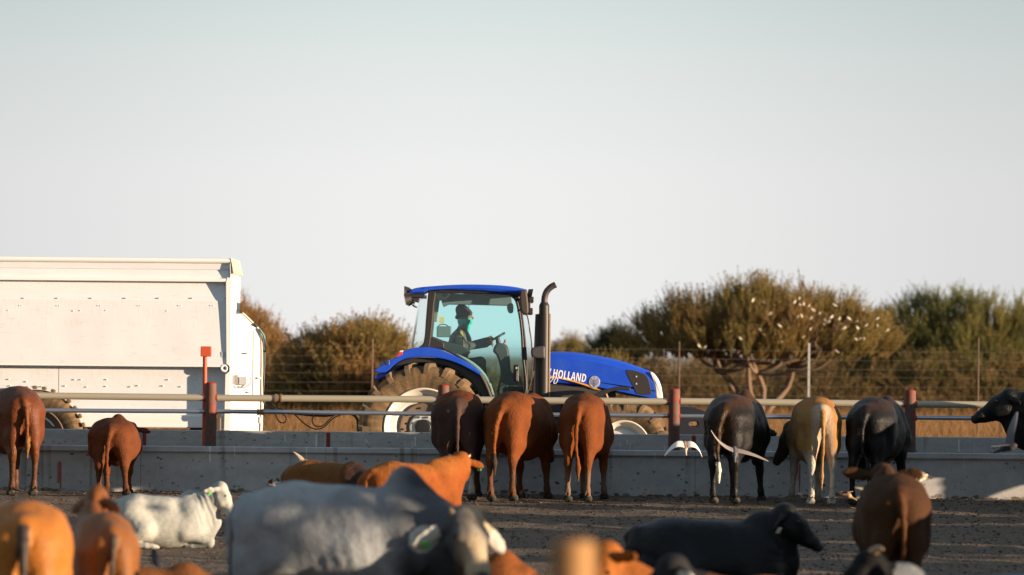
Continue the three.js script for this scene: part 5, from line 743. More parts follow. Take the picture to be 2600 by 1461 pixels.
  const g = skin(S, p.cell ?? 0.018, true);
  if (p.folds) { const P = g.attributes.position, n = g.attributes.normal; for (let i = 0; i < P.count; i++) { const x = P.getX(i), y = P.getY(i), z = P.getZ(i), m = p.folds(x, y, z); P.setXYZ(i, x + n.getX(i) * m, y + n.getY(i) * m, z + n.getZ(i) * m); } g.computeVertexNormals(); }
  { const P = g.attributes.position, n = g.attributes.normal; for (let i = 0; i < P.count; i++) { const x = P.getX(i), y = P.getY(i), z = P.getZ(i), m = (p.sleek ? 0.25 : lie ? 0.5 : 1) * 0.008 * N(x * 5 + (p.seed ?? 0), y * 5, z * 5) + 0.004 * N(x * 13, y * 13, z * 13) + (lie ? 0 : 0.0014 * Math.sin((x + 0.25 * y) * 62) * sstep(-0.3, -0.15, x) * sstep(0.42, 0.25, x) * sstep(0.6, 0.75, y) * sstep(1.18, 1.05, y)); if (y > 0.2) P.setXYZ(i, x + n.getX(i) * m, y + n.getY(i) * m, z + n.getZ(i) * m); } g.computeVertexNormals(); }
  { const P = g.attributes.position, uv = new Float32Array(P.count * 2); for (let i = 0; i < P.count; i++) { uv[i * 2] = P.getX(i) + P.getZ(i) * 0.8; uv[i * 2 + 1] = P.getY(i); } g.setAttribute('uv', new THREE.BufferAttribute(uv, 2)); }
  const sd = p.seed ?? 0, mz = H(0.50, -0.09, 0);
  paint(g, (x, y, z, nx, ny, nz) => {
    const v = 1 + (p.sleek ? 0.35 : 1) * (0.13 * N(x * 7 + sd, y * 7, z * 7) + 0.10 * N(x * 22, y * 22, z * 22 + sd) + 0.08 * N(x * 60, y * 25, z * 60));
    let q = p.col(x, y - dy * (lie ? 1 : 0), z, nx, ny, nz, N);
    if (!lie && y < 0.075 && !p.paleFoot) q = [0.045, 0.038, 0.032];
    const dm = Math.hypot(x - mz[0], y - mz[1], z - mz[2]) / hs; if (dm < 0.085) q = mix3(q, p.muzzle ?? [0.03, 0.024, 0.022], clamp((0.085 - dm) / 0.03));
    if (!lie && x < -0.79) { const tz = y > 0.9 ? lerp(tl[0], 0, clamp((y - 0.9) / 0.25)) : y > 0.66 ? lerp(tl[1], tl[0], (y - 0.66) / 0.24) : lerp(tl[2], tl[1], clamp((y - te) / (0.66 - te))); if (Math.abs(z - tz) < 0.045 && y > te - 0.22) { if (p.switch_ && y < te + 0.10) q = p.switch_; else if (p.col.tail && x < -0.81) q = p.col.tail; } }
    if (p.earCol) for (const s of [1, -1]) { const e = p['ear' + s]; if (Math.hypot(x - e[0], y - e[1], z - e[2]) < 0.12) q = p.earCol; }
    const gr = N(x * 31 + sd, y * 31, z * 31) + 0.6 * N(x * 71, y * 71, z * 71 + sd), low = lie ? sstep(0.35, 0.08, y) : sstep(0.75, 0.2, y); if (gr > 0.5 - 0.3 * low) { const dk = Math.min(1, 0.16 + 7 * (q[0] + q[1]) / 2); q = mix3(q, [0.14 * dk, 0.105 * dk, 0.075 * dk], 0.16 + 0.3 * low); }
    const sat = q[0] > 3.2 * q[2] ? 0.8 : 1; return [q[0] * v * 0.92, q[1] * v * (sat < 1 ? 0.92 : 1), q[2] * v * (sat < 1 ? 0.55 : 1)];
  });
  return { g, H, hs, fwd, up, side, p };
}
const sleekM = new THREE.MeshPhysicalMaterial({ vertexColors: true, roughness: 0.7, specularIntensity: 0.3, bumpMap: hairBump, bumpScale: 0.0015 });
function placeCow(name, cat, label, at, p, group) {
  // at: px and scale s of the animal's mid point (or a world position), yaw in degrees (90 = away from the camera, 0 = to the right), size
  const b = cow(p), k = at.k ?? 1, w = at.pos ?? W(at.px, 1100, at.s), y = at.y ?? penY(w.z) - 0.005;
  const t = thing(name, label, cat, [w.x, y, w.z], at.yaw * Math.PI / 180, group); t.scale.set(k, k * (at.ky ?? 1), k * (at.kz ?? 1));
  part(t, 'body', b.g, p.sleek ? sleekM : p.gloss ? glossM : hairM);
  if (!p.noEyes) for (const s of [1, -1]) { const e = new THREE.SphereGeometry(0.023 * b.hs, 14, 10), q = b.H(0.165, 0.018, s * 0.103); e.translate(...q); part(t, 'eye', e, eyeM); }
  if (p.horns) for (const s of [1, -1]) { if (p.horns.only && p.horns.only !== s) continue; const pts = p.horns.pts.map((a) => V3(...b.H(a[0], a[1], s * a[2]))), c = new THREE.CatmullRomCurve3(pts), n = 16, g = new THREE.TubeGeometry(c, n, 1, 10), P = g.attributes.position; for (let i = 0; i < P.count; i++) { const ring = Math.floor(i / 11), u = ring / n, q = c.getPointAt(u), r = p.horns.r * b.hs * Math.pow(1 - u * 0.9, 0.7); P.setXYZ(i, q.x + (P.getX(i) - q.x) * r, q.y + (P.getY(i) - q.y) * r, q.z + (P.getZ(i) - q.z) * r); } g.computeVertexNormals(); const tip = c.getPointAt(1), s2 = new THREE.SphereGeometry(p.horns.r * b.hs * 0.22, 8, 6); s2.translate(tip.x, tip.y, tip.z); part(t, 'horn', [g, s2], p.horns.m ?? hornM); }
  if (p.tag) { const q = p['ear' + p.tag[0]], d = bx(0.055, 0.065, 0.012, 0, 0, 0, 0.005); d.lookAt(b.fwd.clone().addScaledVector(b.side, p.tag[0] * 0.5)); d.translate(q[0] + b.fwd.x * 0.028, q[1] + b.fwd.y * 0.028 - 0.03, q[2] + b.fwd.z * 0.028 + p.tag[0] * 0.012); part(t, 'ear_tag', d, p.tag[1]); }
  return t;
}
// coats
const coat = (o) => Object.assign((x, y, z, nx, ny, nz, N) => {
  let q = o.base;
  if (o.back) q = mix3(q, o.back, sstep(1.12, 1.28, y) * (x < 0.7 ? 1 : 0.4));
  if (o.belly) q = mix3(q, o.belly, sstep(0.78, 0.55, y) * sstep(0.55, 0.35, Math.abs(x + 0.1)));
  if (o.leg) q = mix3(q, o.leg, sstep(o.legTop ?? 0.62, (o.legTop ?? 0.62) - 0.3, y + 0.05 * N(x * 5, y * 5, z * 5)));
  if (o.front) q = mix3(q, o.front, sstep(0.30, 0.60, x + 0.08 * N(x * 3, y * 3, z * 3)));
  if (o.rump) q = mix3(q, o.rump, sstep(-0.62, -0.74, x) * sstep(0.20, 0.06, Math.abs(z)) * sstep(0.5, 0.7, y));
  if (o.head) q = mix3(q, o.head, sstep(0.85, 1.05, x));
  if (o.patch) q = mix3(q, o.patch, sstep(0.05, 0.28, N(x * 2.2 + (o.ps ?? 0), y * 2.2, z * 2.2)) * (o.pk ?? 0.7));
  return q;
}, { tail: o.tail });
const RED = [0.125, 0.034, 0.015], REDB = [0.075, 0.026, 0.016], ORANGE = [0.235, 0.064, 0.022], DBROWN = [0.068, 0.030, 0.021], BLACK = [0.0075, 0.0070, 0.0075], TAN = [0.30, 0.16, 0.085];
const bunk = (px, s, yaw, k = 1) => ({ px, s, yaw, k });
const down = { poll: [1.03, 0.92, 0], face: [0.62, -0.78, 0] };
// along the trough, from the left
placeCow('cow', 'cow', 'glossy red-brown cow with its tail end at the far left of the trough', { px: 30, s: 203.5, yaw: 106, kz: 0.9 }, { seed: 1, ...down, poll: [1.03, 0.95, 0.05], bw: 1.0, legs: [[0.06, 0.02], [-0.06, 0], [0, 0], [0, 0]], tail: [0.02, 0.03, 0.04], tailEnd: 0.62, switch_: [0.20, 0.10, 0.05], gloss: 1, col: coat({ base: RED, back: [0.10, 0.032, 0.018], tail: [0.15, 0.045, 0.02], leg: [0.085, 0.030, 0.018] }) });
placeCow('cow', 'cow', 'short stout brown cow with a hump beside the marker post at the trough', { px: 293, s: 203, yaw: 89, k: 0.83, ky: 0.86, kz: 1.06 }, { seed: 2, poll: [1.02, 1.16, 0.10], face: [0.8, -0.6, 0.12], bw: 1.08, hump: 1.0, tail: [-0.04, -0.05, -0.05], tailEnd: 0.4, legs: [[-0.02, -0.02], [0.03, 0.06], [0, 0], [0, 0]], col: coat({ base: [0.125, 0.038, 0.022], back: [0.10, 0.030, 0.018], tail: [0.14, 0.042, 0.022], leg: [0.10, 0.034, 0.02] }) });
placeCow('cow', 'cow', 'dark brown cow with one pale hind foot standing at the second red post', { px: 1166, s: 204, yaw: 89, kz: 0.95 }, { seed: 3, ...down, bw: 0.98, thigh: 1.06, legs: [[0.05, 0], [-0.05, 0.04], [0, 0], [0.02, 0.08]], tail: [0, 0, 0], tailEnd: 0.45, col: (() => { const f = coat({ base: [0.055, 0.026, 0.021], back: [0.12, 0.036, 0.018], rump: [0.075, 0.040, 0.032] }); return (x, y, z, a, b, c, n) => y < 0.38 && z > 0.02 && x < -0.3 ? mix3(f(x, y, z, a, b, c, n), [0.42, 0.36, 0.31], sstep(0.42, 0.25, y)) : f(x, y, z, a, b, c, n); })() });
placeCow('cow', 'cow', 'bright red-brown cow with a big round belly behind the exhaust pipe', { px: 1322, s: 204.5, yaw: 73, kz: 0.92 }, { seed: 4, ...down, bw: 1.13, bd: 1.07, hump: 0.1, sheath: 1, legs: [[-0.06, -0.02], [0.02, -0.04], [-0.02, 0], [0.05, 0.06]], tail: [-0.07, -0.09, -0.09], tailEnd: 0.48, switch_: [0.05, 0.03, 0.02], col: coat({ base: [0.17, 0.048, 0.02], back: [0.15, 0.045, 0.021], tail: [0.19, 0.056, 0.023], leg: [0.11, 0.042, 0.026] }) });
placeCow('cow', 'cow', 'red-brown cow with pale fetlocks in front of the front tractor wheel', { px: 1490, s: 204.5, yaw: 82, k: 0.99, kz: 0.82 }, { seed: 5, poll: [1.02, 0.85, -0.10], face: [0.35, -0.8, -0.45], bw: 1.02, legs: [[-0.05, -0.02], [-0.03, -0.02], [0.12, 0.02], [0.06, 0.04]], tail: [-0.03, -0.03, 0.0], tailEnd: 0.42, col: coat({ base: [0.15, 0.042, 0.018], back: [0.12, 0.037, 0.02], tail: [0.17, 0.05, 0.022], leg: [0.17, 0.095, 0.07], legTop: 0.5 }) });
placeCow('bull', 'bull', 'large black bull with a white tail switch at the right red post', { px: 1872, s: 205, yaw: 76, kz: 0.9 }, { seed: 6, ...down, bw: 1.10, hump: 1.0, legs: [[-0.04, -0.01], [0.06, -0.03], [0, 0], [0.1, 0.06]], tail: [-0.06, -0.08, -0.06], tailEnd: 0.42, switch_: [0.62, 0.56, 0.42], gloss: 1, col: coat({ base: BLACK, back: [0.05, 0.022, 0.012], rump: [0.04, 0.02, 0.012] }) });
placeCow('cow', 'cow', 'tan cow with white hind legs and a dark lowered head', { px: 2066, s: 205, yaw: 95, k: 0.98, kz: 0.82 }, { seed: 7, poll: [0.98, 0.92, -0.18], face: [0.35, -0.75, -0.55], bw: 0.92, hump: 0.2, thigh: 0.98, paleFoot: 1, legs: [[-0.04, 0.0], [-0.03, 0.02], [0, -0.1], [0, 0]], tail: [0, 0.0, -0.01], tailEnd: 0.36, col: coat({ base: TAN, back: [0.31, 0.145, 0.075], rump: [0.41, 0.295, 0.21], leg: [0.49, 0.42, 0.35], legTop: 0.72, front: [0.07, 0.045, 0.03], tail: [0.33, 0.18, 0.10], head: [0.05, 0.036, 0.026] }) });
placeCow('bull', 'bull', 'black bull with its head turned down into the trough beside the fourth red post', { px: 2232, s: 205, yaw: 74, k: 0.98, kz: 0.9 }, { seed: 8, poll: [0.86, 0.85, -0.36], face: [0.2, -0.9, -0.4], bw: 1.02, hump: 0.7, legs: [[0.0, -0.06], [0.1, 0], [0, 0], [0.05, 0.08]], tail: [-0.03, -0.02, 0.05], tailEnd: 0.45, ears: [0.24, -0.1, 0.15], gloss: 1, col: coat({ base: BLACK, back: [0.032, 0.016, 0.011] }) });
placeCow('bull', 'bull', 'black bull at the end of the trough with its head raised over the rail', { px: 2782, s: 206.5, yaw: 178, k: 1.06 }, { seed: 9, poll: [0.98, 1.27, 0], face: [0.9, -0.33, 0.05], neckThick: 1.15, dewlap: 1.2, bw: 1.05, hump: 0.8, ears: [0.22, -0.7, -0.3], gloss: 1, col: coat({ base: BLACK }) });
// in the pen
const FOLD = (x, y, z) => { const t = sstep(0.52, 0.64, x) * sstep(0.92, 0.82, x) * sstep(0.30, 0.4, y); return t * 0.007 * Math.sin((x * 0.85 + y * 0.3) * 75 + 2.5 * N(x * 4, y * 4, z * 4)); };
placeCow('calf', 'cow', 'white humped cow lying on the soil in front of the trough, head up', { px: 406, s: 236, yaw: 6, k: 0.69 }, { seed: 10, lying: 1, sleek: 1, cell: 0.0165, poll: [0.93, 0.95, 0.10], face: [0.60, -0.80, 0.14], hs: 0.98, hump: 1.1, dewlap: 1.7, arch: 0.0, folds: FOLD, ears: [0.34, -0.85, -0.12], tag: [1, tagGreen], muzzle: [0.05, 0.045, 0.045], col: coat({ base: [0.40, 0.375, 0.34], front: [0.32, 0.31, 0.295], head: [0.44, 0.40, 0.355] }) });
placeCow('cow', 'cow', 'brown cow with a dark neck and lowered head standing just beyond the grey bull', { px: 835, s: 233, yaw: -35, k: 0.70, ky: 0.98 }, { seed: 11, poll: [1.02, 0.98, 0.12], face: [0.7, -0.5, 0.4], hump: 0.3, bw: 1.05, horns: { pts: [[-0.0, 0.05, 0.07], [0.0, 0.09, 0.14], [0.03, 0.15, 0.17]], r: 0.026, m: hornPale }, col: coat({ base: [0.17, 0.07, 0.035], front: [0.05, 0.026, 0.02], head: [0.24, 0.095, 0.04], back: [0.20, 0.085, 0.04] }) });
placeCow('cow', 'cow', 'orange-brown cow with a green ear tag standing beyond the grey bull', { px: 1042, s: 246, yaw: 48, k: 0.80 }, { seed: 12, poll: [0.94, 1.36, 0.02], face: [0.5, -0.62, -0.6], neckThick: 1.25, hump: 0.5, bw: 1.03, dewlap: 1.3, ears: [0.23, -0.1, -0.35], tag: [1, tagGreen], tail: [0.03, 0.02, 0.02], horns: { pts: [[0, 0.04, 0.08], [0.0, 0.06, 0.12], [0.01, 0.09, 0.14]], r: 0.024, m: hornPale }, col: coat({ base: ORANGE, back: [0.30, 0.10, 0.035], tail: [0.28, 0.08, 0.028] }) });
placeCow('bull', 'bull', 'big grey humped bull in front with a dark neck and lowered head', { px: 871, s: 322, yaw: -7, k: 1.05, ky: 0.98 }, { seed: 13, cell: 0.017, poll: [0.95, 1.06, 0.20], face: [0.36, -0.62, 0.70], hs: 1.16, knob: 1, earCol: [0.52, 0.47, 0.42], neckThick: 1.2, hump: 0.9, humpW: 1.2, arch: -0.02, bw: 1.12, bd: 1.06, dewlap: 1.3, ears: [0.28, -0.3, -0.75], horns: { pts: [[0.0, 0.05, 0.08], [0.0, 0.09, 0.11], [0.0, 0.12, 0.125]], r: 0.035, m: hornM }, tag: [1, tagGreen], muzzle: [0.04, 0.04, 0.04], col: coat({ base: [0.31, 0.31, 0.325], back: [0.35, 0.345, 0.34], patch: [0.13, 0.13, 0.14], pk: 0.5, front: [0.05, 0.05, 0.056], head: [0.40, 0.29, 0.19] }) });
placeCow('bull', 'bull', 'black bull lying in the pen with a cream ear tag', { px: 1804, s: 268, yaw: 4, k: 0.97, ky: 0.93 }, { seed: 14, lying: 1, poll: [0.72, 0.90, 0.12], face: [0.80, -0.58, 0.18], hump: 0.9, neckThick: 1.2, dewlap: 1.6, ears: [0.28, -0.5, -0.9], tag: [1, tagCream], gloss: 1, col: (x, y, z, nx, ny) => x > 0.86 && ny > 0.5 && y > 1.1 ? [0.06, 0.022, 0.016] : BLACK });  // upward faces of the head tinted reddish, a sunlit top put into the colour
placeCow('cow', 'cow', 'dark brown cow seen from behind with small birds at its ear', { px: 2265, s: 286, yaw: 92, k: 0.98, ky: 1.0, kz: 0.9 }, { seed: 15, poll: [0.98, 1.31, 0.02], face: [0.8, -0.55, 0.05], hump: 1.0, bw: 1.04, ears: [0.32, -0.1, 0.12], tag: [1, tagYellow], tail: [0.03, 0.03, 0.02], tailEnd: 0.3, col: coat({ base: [0.056, 0.024, 0.0165], tail: [0.085, 0.034, 0.021] }) });
placeCow('bull', 'bull', 'black bull with a tan horn and white ear low in the foreground', { px: 2470, s: 345, yaw: 177, k: 1.0 }, { seed: 16, lying: 1, poll: [0.74, 0.90, -0.1], face: [0.75, -0.55, -0.5], hump: 1.0, neckThick: 1.1, ears: [0.22, 0.1, -0.75], horns: { pts: [[-0.02, 0.07, -0.02], [-0.05, 0.11, -0.10], [-0.04, 0.12, -0.19]], r: 0.045, m: hornM, only: 1 }, col: (() => { const f = coat({ base: BLACK }); return (x, y, z, a, b, c, n) => x < 0.55 + 0.06 * n(x * 4, y * 4, z * 4) ? [0.16, 0.16, 0.17] : f(x, y, z, a, b, c, n); })() });
placeCow('cow', 'cow', 'out-of-focus orange cow seen from behind in the lower left foreground', { px: 66, s: 352, yaw: 94, k: 1.0 }, { seed: 17, ...down, bw: 1.0, hw: 1.05, tail: [0, 0, 0], gloss: 1, col: coat({ base: [0.36, 0.13, 0.036], tail: [0.05, 0.035, 0.03] }) });
placeCow('cow', 'cow', 'out-of-focus brown cow with raised head beside the orange cow in the foreground', { px: 255, s: 338, yaw: 102, k: 0.9, kz: 0.76 }, { seed: 18, poll: [0.80, 1.43, 0.10], face: [0.5, -0.5, 0.7], bw: 0.95, tail: [-0.02, -0.05, -0.05], ears: [0.30, -0.1, -0.35], gloss: 1, col: coat({ base: [0.21, 0.08, 0.036], tail: [0.06, 0.04, 0.03], front: [0.17, 0.06, 0.03] }) });
placeCow('calf', 'calf', 'brown animal low at the bottom edge with a dark bird on its back', { px: 330, s: 330, yaw: 12, k: 0.92 }, { seed: 19, lying: 1, poll: [0.9, 0.5, 0], face: [0.8, -0.5, 0.2], hump: 0.5, col: coat({ base: [0.16, 0.06, 0.03] }) });
placeCow('cow', 'cow', 'red-brown cow low behind the muzzle of the grey bull', { px: 1152, s: 310, yaw: 0, k: 0.88 }, { seed: 20, lying: 1, poll: [0.8, 0.55, 0.1], face: [0.6, -0.75, 0.2], hump: 0.9, col: coat({ base: [0.21, 0.068, 0.03] }) });
placeCow('cow', 'cow', 'orange cow with its head low just right of the blurred wooden post', { px: 1826, s: 352, yaw: 176, k: 1.0 }, { seed: 21, lying: 1, hump: 0.6, poll: [0.80, 0.99, -0.1], face: [0.35, -0.8, -0.45], ears: [0.2, 0.0, 0.1], col: coat({ base: [0.29, 0.095, 0.032] }) });
placeCow('cow', 'cow', 'black and white headed brown cow in front of the lying black bull', { px: 2026, s: 360, yaw: 177, k: 1.0 }, { seed: 22, lying: 1, hump: 0.7, poll: [0.86, 0.93, -0.1], face: [0.72, -0.62, -0.35], ears: [0.2, -0.2, -0.3], col: (() => { const f = coat({ base: [0.10, 0.045, 0.025] }); return (x, y, z, a, b, c, n) => { if (x < 0.62) return f(x, y, z, a, b, c, n); return n(x * 5, y * 5, z * 5 + 3) > -0.22 ? [0.02, 0.018, 0.02] : [0.62, 0.55, 0.47]; }; })() });
// the rest of the herd stands on along the pen towards the sun: its shadows lie across the pen and the trough
{
  const all = scene.children.filter((o) => ['cow', 'bull'].includes(o.userData.category)), lying = all.filter((o) => /black bull lying|white humped/.test(o.userData.label)), r = rng(404);
  const up = all.filter((o) => o.scale.y > 0.9 && o.position.y > -0.5 && !lying.includes(o) && !/out-of-focus|beyond|in front/.test(o.userData.label));
  const spots = [], fx = (z) => -z * 0.0903 + 1.7;
  for (let i = 0; i < 6; i++) spots.push([8.7 + i * 1.9 + 0.5 * r(), -70.9 - 0.2 * r(), 70 + 40 * r(), up]);
  spots.push([7.5, -70.2, 88, up], [7.7, -68.9, 70, up], [9.6, -69.6, 200, up], [9.0, -68.3, 120, up]);
  // rows that run towards the sun, given by where each would cross x = 8
  for (const [z0, z1, n, kind] of [[-70, -68.3, 9, up], [-68, -64.7, 12, lying], [-64.5, -58.5, 16, up], [-58, -54, 14, lying], [-53.8, -50.8, 12, up], [-50.6, -47.4, 9, up], [-47, -43.4, 8, lying], [-43, -39.5, 9, up]])
    for (let i = 0; i < n; i++) { const u = (i + r()) / n, zz = lerp(z0, z1, r()), x0 = fx(zz), x = x0 + 16 * u, z = Math.max(-71, zz + 0.364 * (x - 8)); spots.push([Math.max(x, fx(z)), z, 360 * r(), kind]); }
  spots.forEach(([x, z, a, src], i) => { const o = src[i % src.length].clone(); o.name = numbered('cow'); o.position.set(x, penY(z), z); o.rotation.y = a * Math.PI / 180; o.userData = { label: 'one of the herd standing farther along the pen, beyond the right edge', category: 'cow', group: 'cattle farther along the pen' }; scene.add(o); });
}

// ---------------------------------------------------------------- birds, foreground post, small things
const plum = new THREE.MeshStandardMaterial({ vertexColors: true, roughness: 0.7 }), beakM = mat([0.03, 0.025, 0.02], { roughness: 0.4 });
function birdBody(l, col, up = 0.6, cell = 0.006) {   // body along +x, perched
  const k = l / 0.25, d = (x, y) => [x * k, y * k, 0], u = up;
  const g = skin([cap(d(-0.03, -0.01 * u), d(0.05, 0.035 * u), 0.042 * k, 0.04 * k, 0.03 * k), cap(d(0.05, 0.04 * u), d(0.085, 0.095 * u), 0.028 * k, 0.022 * k, 0.025 * k), cap(d(0.085, 0.1 * u), d(0.095, 0.102 * u), 0.026 * k, 0.022 * k, 0.015 * k), cap(d(-0.04, -0.015), d(-0.15, -0.05 - 0.02 * u), 0.026 * k, 0.012 * k, 0.025 * k, 1.0)], cell * k, false);
  return paint(g, (x, y, z, nx, ny) => col(x / k, y / k, ny));
}
function wing(l, w, sweep, arch, col) {   // a thin cambered wing with thickness, from the shoulder out along +z
  const n = 12, m = 5, pos = [], idx = [], c = [];
  for (const side of [1, -1]) for (let i = 0; i <= n; i++) for (let j = 0; j <= m; j++) { const t = i / n, u = j / m, ch = w * (1 - 0.75 * Math.pow(t, 1.6)); const x = ch * (0.5 - u) - sweep * t * t, z = l * t, y = arch(t) + 0.04 * w * 4 * u * (1 - u) + side * 0.004 * (1 - t * 0.7) * (j === 0 || j === m ? 0.2 : 1); pos.push(x, y, z); c.push(...col(t, u)); }
  const o = (n + 1) * (m + 1); for (let i = 0; i < n; i++) for (let j = 0; j < m; j++) { const a = i * (m + 1) + j, b = a + m + 1; idx.push(a, b, a + 1, a + 1, b, b + 1, a + o, a + 1 + o, b + o, a + 1 + o, b + 1 + o, b + o); }
  const g = new THREE.BufferGeometry(); g.setAttribute('position', new THREE.Float32BufferAttribute(pos, 3)); g.setAttribute('color', new THREE.Float32BufferAttribute(c, 3)); g.setIndex(idx); g.computeVertexNormals(); return g;
}
function flier(label, px, py, s, o) {
  const w = W(px, py, s), t = thing('flying_bird', label, 'bird', w.toArray()); t.rotation.set(...o.rot, 'YXZ');
  part(t, 'body', birdBody(o.len, o.body, 0.2), plum);
  const k = o.len / 0.25;
  for (const sd of [1, -1]) { const g = wing(o.span[sd > 0 ? 0 : 1], o.len * (o.chord ?? 0.38), o.sweep ?? 0.05, o.arch[sd > 0 ? 0 : 1], o.wing); if (sd < 0) mirrorZ(g); g.translate(0.02 * k, 0.03 * k, sd * 0.03 * k); part(t, 'wing', g, plum); }
  const b = cyl([0.105 * k, 0.02 * k, 0], [0.135 * k, 0.015 * k, 0], 0.006 * k, 0.002 * k, 6); part(t, 'beak', b, beakM);
}
const WHITE = [0.74, 0.68, 0.60], GREYB = [0.20, 0.19, 0.20], DARKB = [0.05, 0.045, 0.05];
flier('pale bird flying with arched wings in front of the red post beside the black bull', 1740, 1135, 211, { len: 0.17, chord: 0.62, rot: [0, Math.PI / 2 + 0.25, 0.8], body: (x, y) => y > 0.02 ? [0.3, 0.16, 0.1] : [0.55, 0.42, 0.34], wing: (t, u) => mix3([0.5, 0.46, 0.44], [0.82, 0.78, 0.72], sstep(0.1, 0.5, t)), span: [0.21, 0.22], arch: [(t) => 0.05 * Math.sin(t * 2.2) - 0.19 * t * t, (t) => 0.06 * Math.sin(t * 2.2) - 0.19 * t * t] });
flier('grey bird with long narrow spread wings flying across the legs of the black bull', 1866, 1150, 213, { len: 0.2, rot: [0.1, 1.75, 0.7], body: () => [0.09, 0.085, 0.10], wing: (t, u) => mix3([0.16, 0.14, 0.14], [0.28, 0.24, 0.20], t), span: [0.38, 0.36], chord: 0.4, sweep: 0.10, arch: [(t) => -0.03 * t + 0.0 * t, (t) => 0.26 * t * t + 0.09 * t] });
flier('dark bird with raised wing flying before the black bull at the end of the trough', 2557, 1137, 250, { len: 0.24, rot: [0.1, -0.5, 0], body: () => DARKB, wing: (t) => mix3([0.10, 0.095, 0.10], [0.19, 0.17, 0.18], t), span: [0.33, 0.30], sweep: 0.04, arch: [(t) => 0.02 * t, (t) => 0.33 * Math.sqrt(t) * 0.9] });
flier('small pale bird flying low in front of the trough above the brown cow', 768, 1175, 214, { len: 0.15, rot: [0.1, 0.4, 0.2], body: () => [0.66, 0.5, 0.3], wing: () => [0.5, 0.4, 0.28], span: [0.07, 0.13], arch: [(t) => 0.04 * t, (t) => 0.10 * t] });
flier('small grey-brown bird flying low over the soil beside the white cow', 690, 1233, 220, { len: 0.15, rot: [0.1, 2.9, 0.1], body: () => [0.3, 0.22, 0.15], wing: () => [0.15, 0.13, 0.12], span: [0.06, 0.12], arch: [(t) => 0.03 * t, (t) => 0.05 * t] });
flier('small cream bird hovering at the right ear of the dark brown cow', 2346, 1213, 268, { len: 0.13, rot: [0.6, 1.2, 0.3], body: () => [0.66, 0.55, 0.36], wing: () => [0.40, 0.34, 0.25], span: [0.07, 0.06], arch: [(t) => 0.07 * t, (t) => 0.03 * t] });
flier('second small cream bird hovering over the head of the dark brown cow', 2315, 1207, 268, { len: 0.11, rot: [0.4, 0.9, 0.2], body: () => [0.62, 0.52, 0.36], wing: () => [0.3, 0.25, 0.2], span: [0.05, 0.04], arch: [(t) => 0.03 * t, (t) => 0.03 * t] });
flier('orange-brown bird flying low at the foot of the trough beside the tan cow', 2150, 1258, 215, { len: 0.2, rot: [0, 2.9, 0.1], body: () => [0.35, 0.22, 0.12], wing: () => [0.30, 0.18, 0.09], span: [0.16, 0.18], arch: [(t) => 0.02 * t, (t) => 0.03 * t] });
flier('bright cream bird fluttering at the left shoulder of the dark brown cow', 2198, 1254, 262, { len: 0.16, rot: [0.9, 1.0, 0.5], body: () => [0.7, 0.55, 0.33], wing: () => [0.66, 0.5, 0.28], span: [0.09, 0.09], arch: [(t) => 0.05 * t, (t) => -0.05 * t] });
function percher(name, label, pos, len, turn, col, group, cell) { const t = thing(name, label, 'bird', pos, turn, group); const k = len / 0.25; const b = part(t, 'body', birdBody(len, col, 1, cell ?? 0.006), plum); b.position.y = 0.05 * k; part(t, 'beak', cyl([0.115 * k, 0.15 * k, 0], [0.145 * k, 0.145 * k, 0], 0.006 * k, 0.002 * k, 6), beakM); part(t, 'leg', [cyl([0.01 * k, 0, 0.015 * k], [0.01 * k, 0.02 * k, 0.015 * k], 0.004 * k), cyl([0.01 * k, 0, -0.015 * k], [0.01 * k, 0.02 * k, -0.015 * k], 0.004 * k)], beakM); return t; }
{ const w = W(937, 1140, 199.8); percher('dove', 'small grey dove perched on the lip of the trough left of the second post', [w.x, LIP + 0.001, ZW - 0.06], 0.15, 2.4, (x, y, n) => y > 0.07 ? [0.42, 0.40, 0.40] : [0.27, 0.25, 0.25]); }
{ const w = W(1917, 699, 110); percher('dove', 'dark bird sitting on the topmost twig of the umbrella thorn tree', w.toArray(), 0.2, 0.6, () => DARKB); const a = W(2040, 727, 110), b = W(2108, 750, 110); percher('dove', 'dark bird near the top of the thorn tree, left of a similar one', a.toArray(), 0.17, 2, () => DARKB); percher('dove', 'dark bird near the right shoulder of the umbrella thorn tree', b.toArray(), 0.17, 1, () => DARKB); }
{ const w = W(395, 1432, 322); percher('starling', 'glossy dark bird standing on the back of the brown animal at the bottom edge', [w.x, W(395, 1436, 322).y, w.z], 0.19, 1.9, () => [0.022, 0.02, 0.024]); }
// white birds in the thorn tree
{
  const spots = [[1912, 766], [1955, 800], [1930, 840], [1980, 830], [2018, 770], [2030, 760], [2032, 776], [2041, 776], [2055, 778], [2065, 790], [2025, 808], [2036, 806], [2058, 812], [2058, 838], [2040, 858], [2096, 816], [2104, 820], [2093, 826], [2112, 808], [2132, 812], [2144, 836], [2156, 812], [2176, 818], [2178, 836], [2192, 790], [2199, 830], [2228, 812], [2228, 830], [2253, 842], [2126, 896], [2174, 864], [2184, 862], [2193, 864], [1880, 862], [1790, 884], [1775, 882], [1985, 870], [2120, 778], [1940, 770], [2080, 800]];
  let first = null; const r = rng(7);
  for (const [px, py] of spots) {
    const w = W(px, py, 111 + 12 * (0.3 + 0.7 * r()));
    if (!first) { first = percher('white_bird', 'small white bird perched among the twigs of the umbrella thorn tree', w.toArray(), 0.115, 1.2, () => [0.74, 0.66, 0.52], 'white birds in the thorn tree', 0.008); continue; }
    const o = first.clone(); o.name = numbered('white_bird'); o.position.copy(w); o.rotation.y = r() * 6.28; o.scale.setScalar(0.45 + 0.5 * r()); scene.add(o);
  }
}
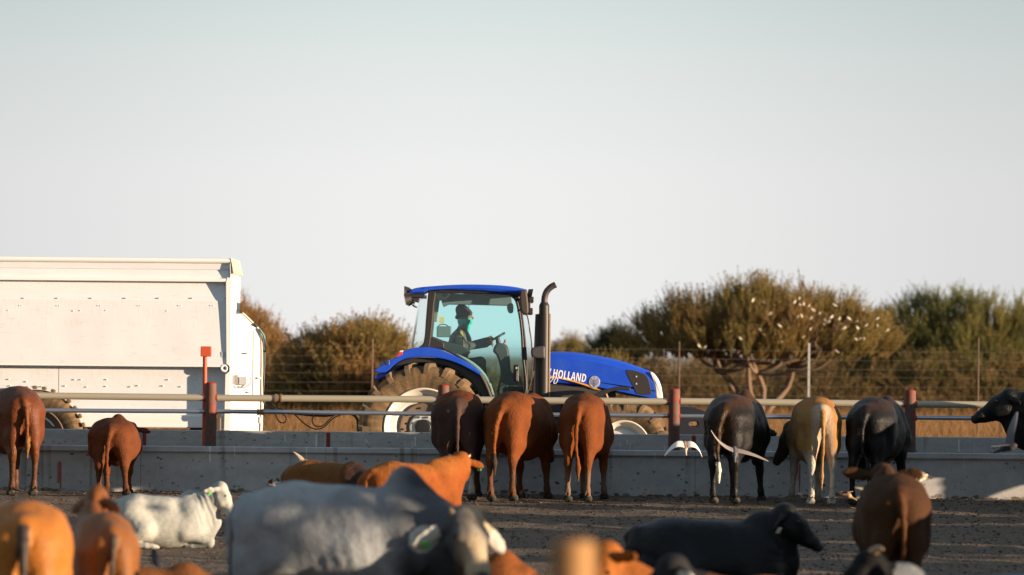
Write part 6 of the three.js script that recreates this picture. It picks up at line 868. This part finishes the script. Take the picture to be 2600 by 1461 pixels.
// feathers on the soil
for (const [px, py, l] of [[2165, 1345, 'grey feather lying on the soil left of the dark brown cow'], [2444, 1383, 'grey feather tuft lying on the soil at the right'], [2580, 1354, 'pale feather lying on the soil at the far right']]) {
  let s = 230; for (let i = 0; i < 30; i++) { const y = W(px, py, s).y - penY(-F / s); s += y * 12; }
  const w = W(px, py, s), t = thing('feather', l, 'feather', [w.x, penY(w.z) + 0.02, w.z], px);
  part(t, 'vane', [0, 1, 2, 3].map((k) => { const g = wing(0.13, 0.045, 0.02, (q) => 0.05 * q * (k % 2) + 0.02 * q, () => [0.3, 0.3, 0.3]); g.deleteAttribute('color'); g.rotateY(k * 1.4); return g; }), mat([0.26, 0.26, 0.27], { roughness: 0.8, side: THREE.DoubleSide }));
}
// wooden post of the next pen, close to the camera
{
  const s = 760, w = W(1455, 1372, s), t = thing('wooden_post', 'out-of-focus round wooden fence post in the near foreground', 'post', [w.x, penY(w.z), w.z]), h = w.y - penY(w.z);
  const wood = canvasTex(256, 512, (g, W_, H_) => { const r = rng(3); g.fillStyle = '#a07a4a'; g.fillRect(0, 0, W_, H_); for (let i = 0; i < 900; i++) { g.fillStyle = `rgba(${90 + r() * 90},${60 + r() * 60},${30 + r() * 40},${0.15 + r() * 0.3})`; g.fillRect(r() * W_, r() * H_, 1 + r() * 2, 30 + r() * 160); } });
  part(t, 'shaft', new THREE.LatheGeometry([[0.080, 0], [0.078, h * 0.5], [0.075, h - 0.02], [0.068, h - 0.004], [0.055, h], [0, h]].map((q) => new THREE.Vector2(...q)), 28), new THREE.MeshStandardMaterial({ map: wood, roughness: 0.8 }));
}

// ---------------------------------------------------------------- draw
const renderer = new THREE.WebGLRenderer({ antialias: true });
renderer.toneMapping = THREE.LinearToneMapping;
renderer.toneMappingExposure = EXPOSURE;
renderer.shadowMap.enabled = true;
scene.environmentIntensity = 1; scene.backgroundIntensity = 1;
scene.traverse((o) => { if (o.isMesh) { o.castShadow = true; o.receiveShadow = true; } });
renderer.render(scene, camera);
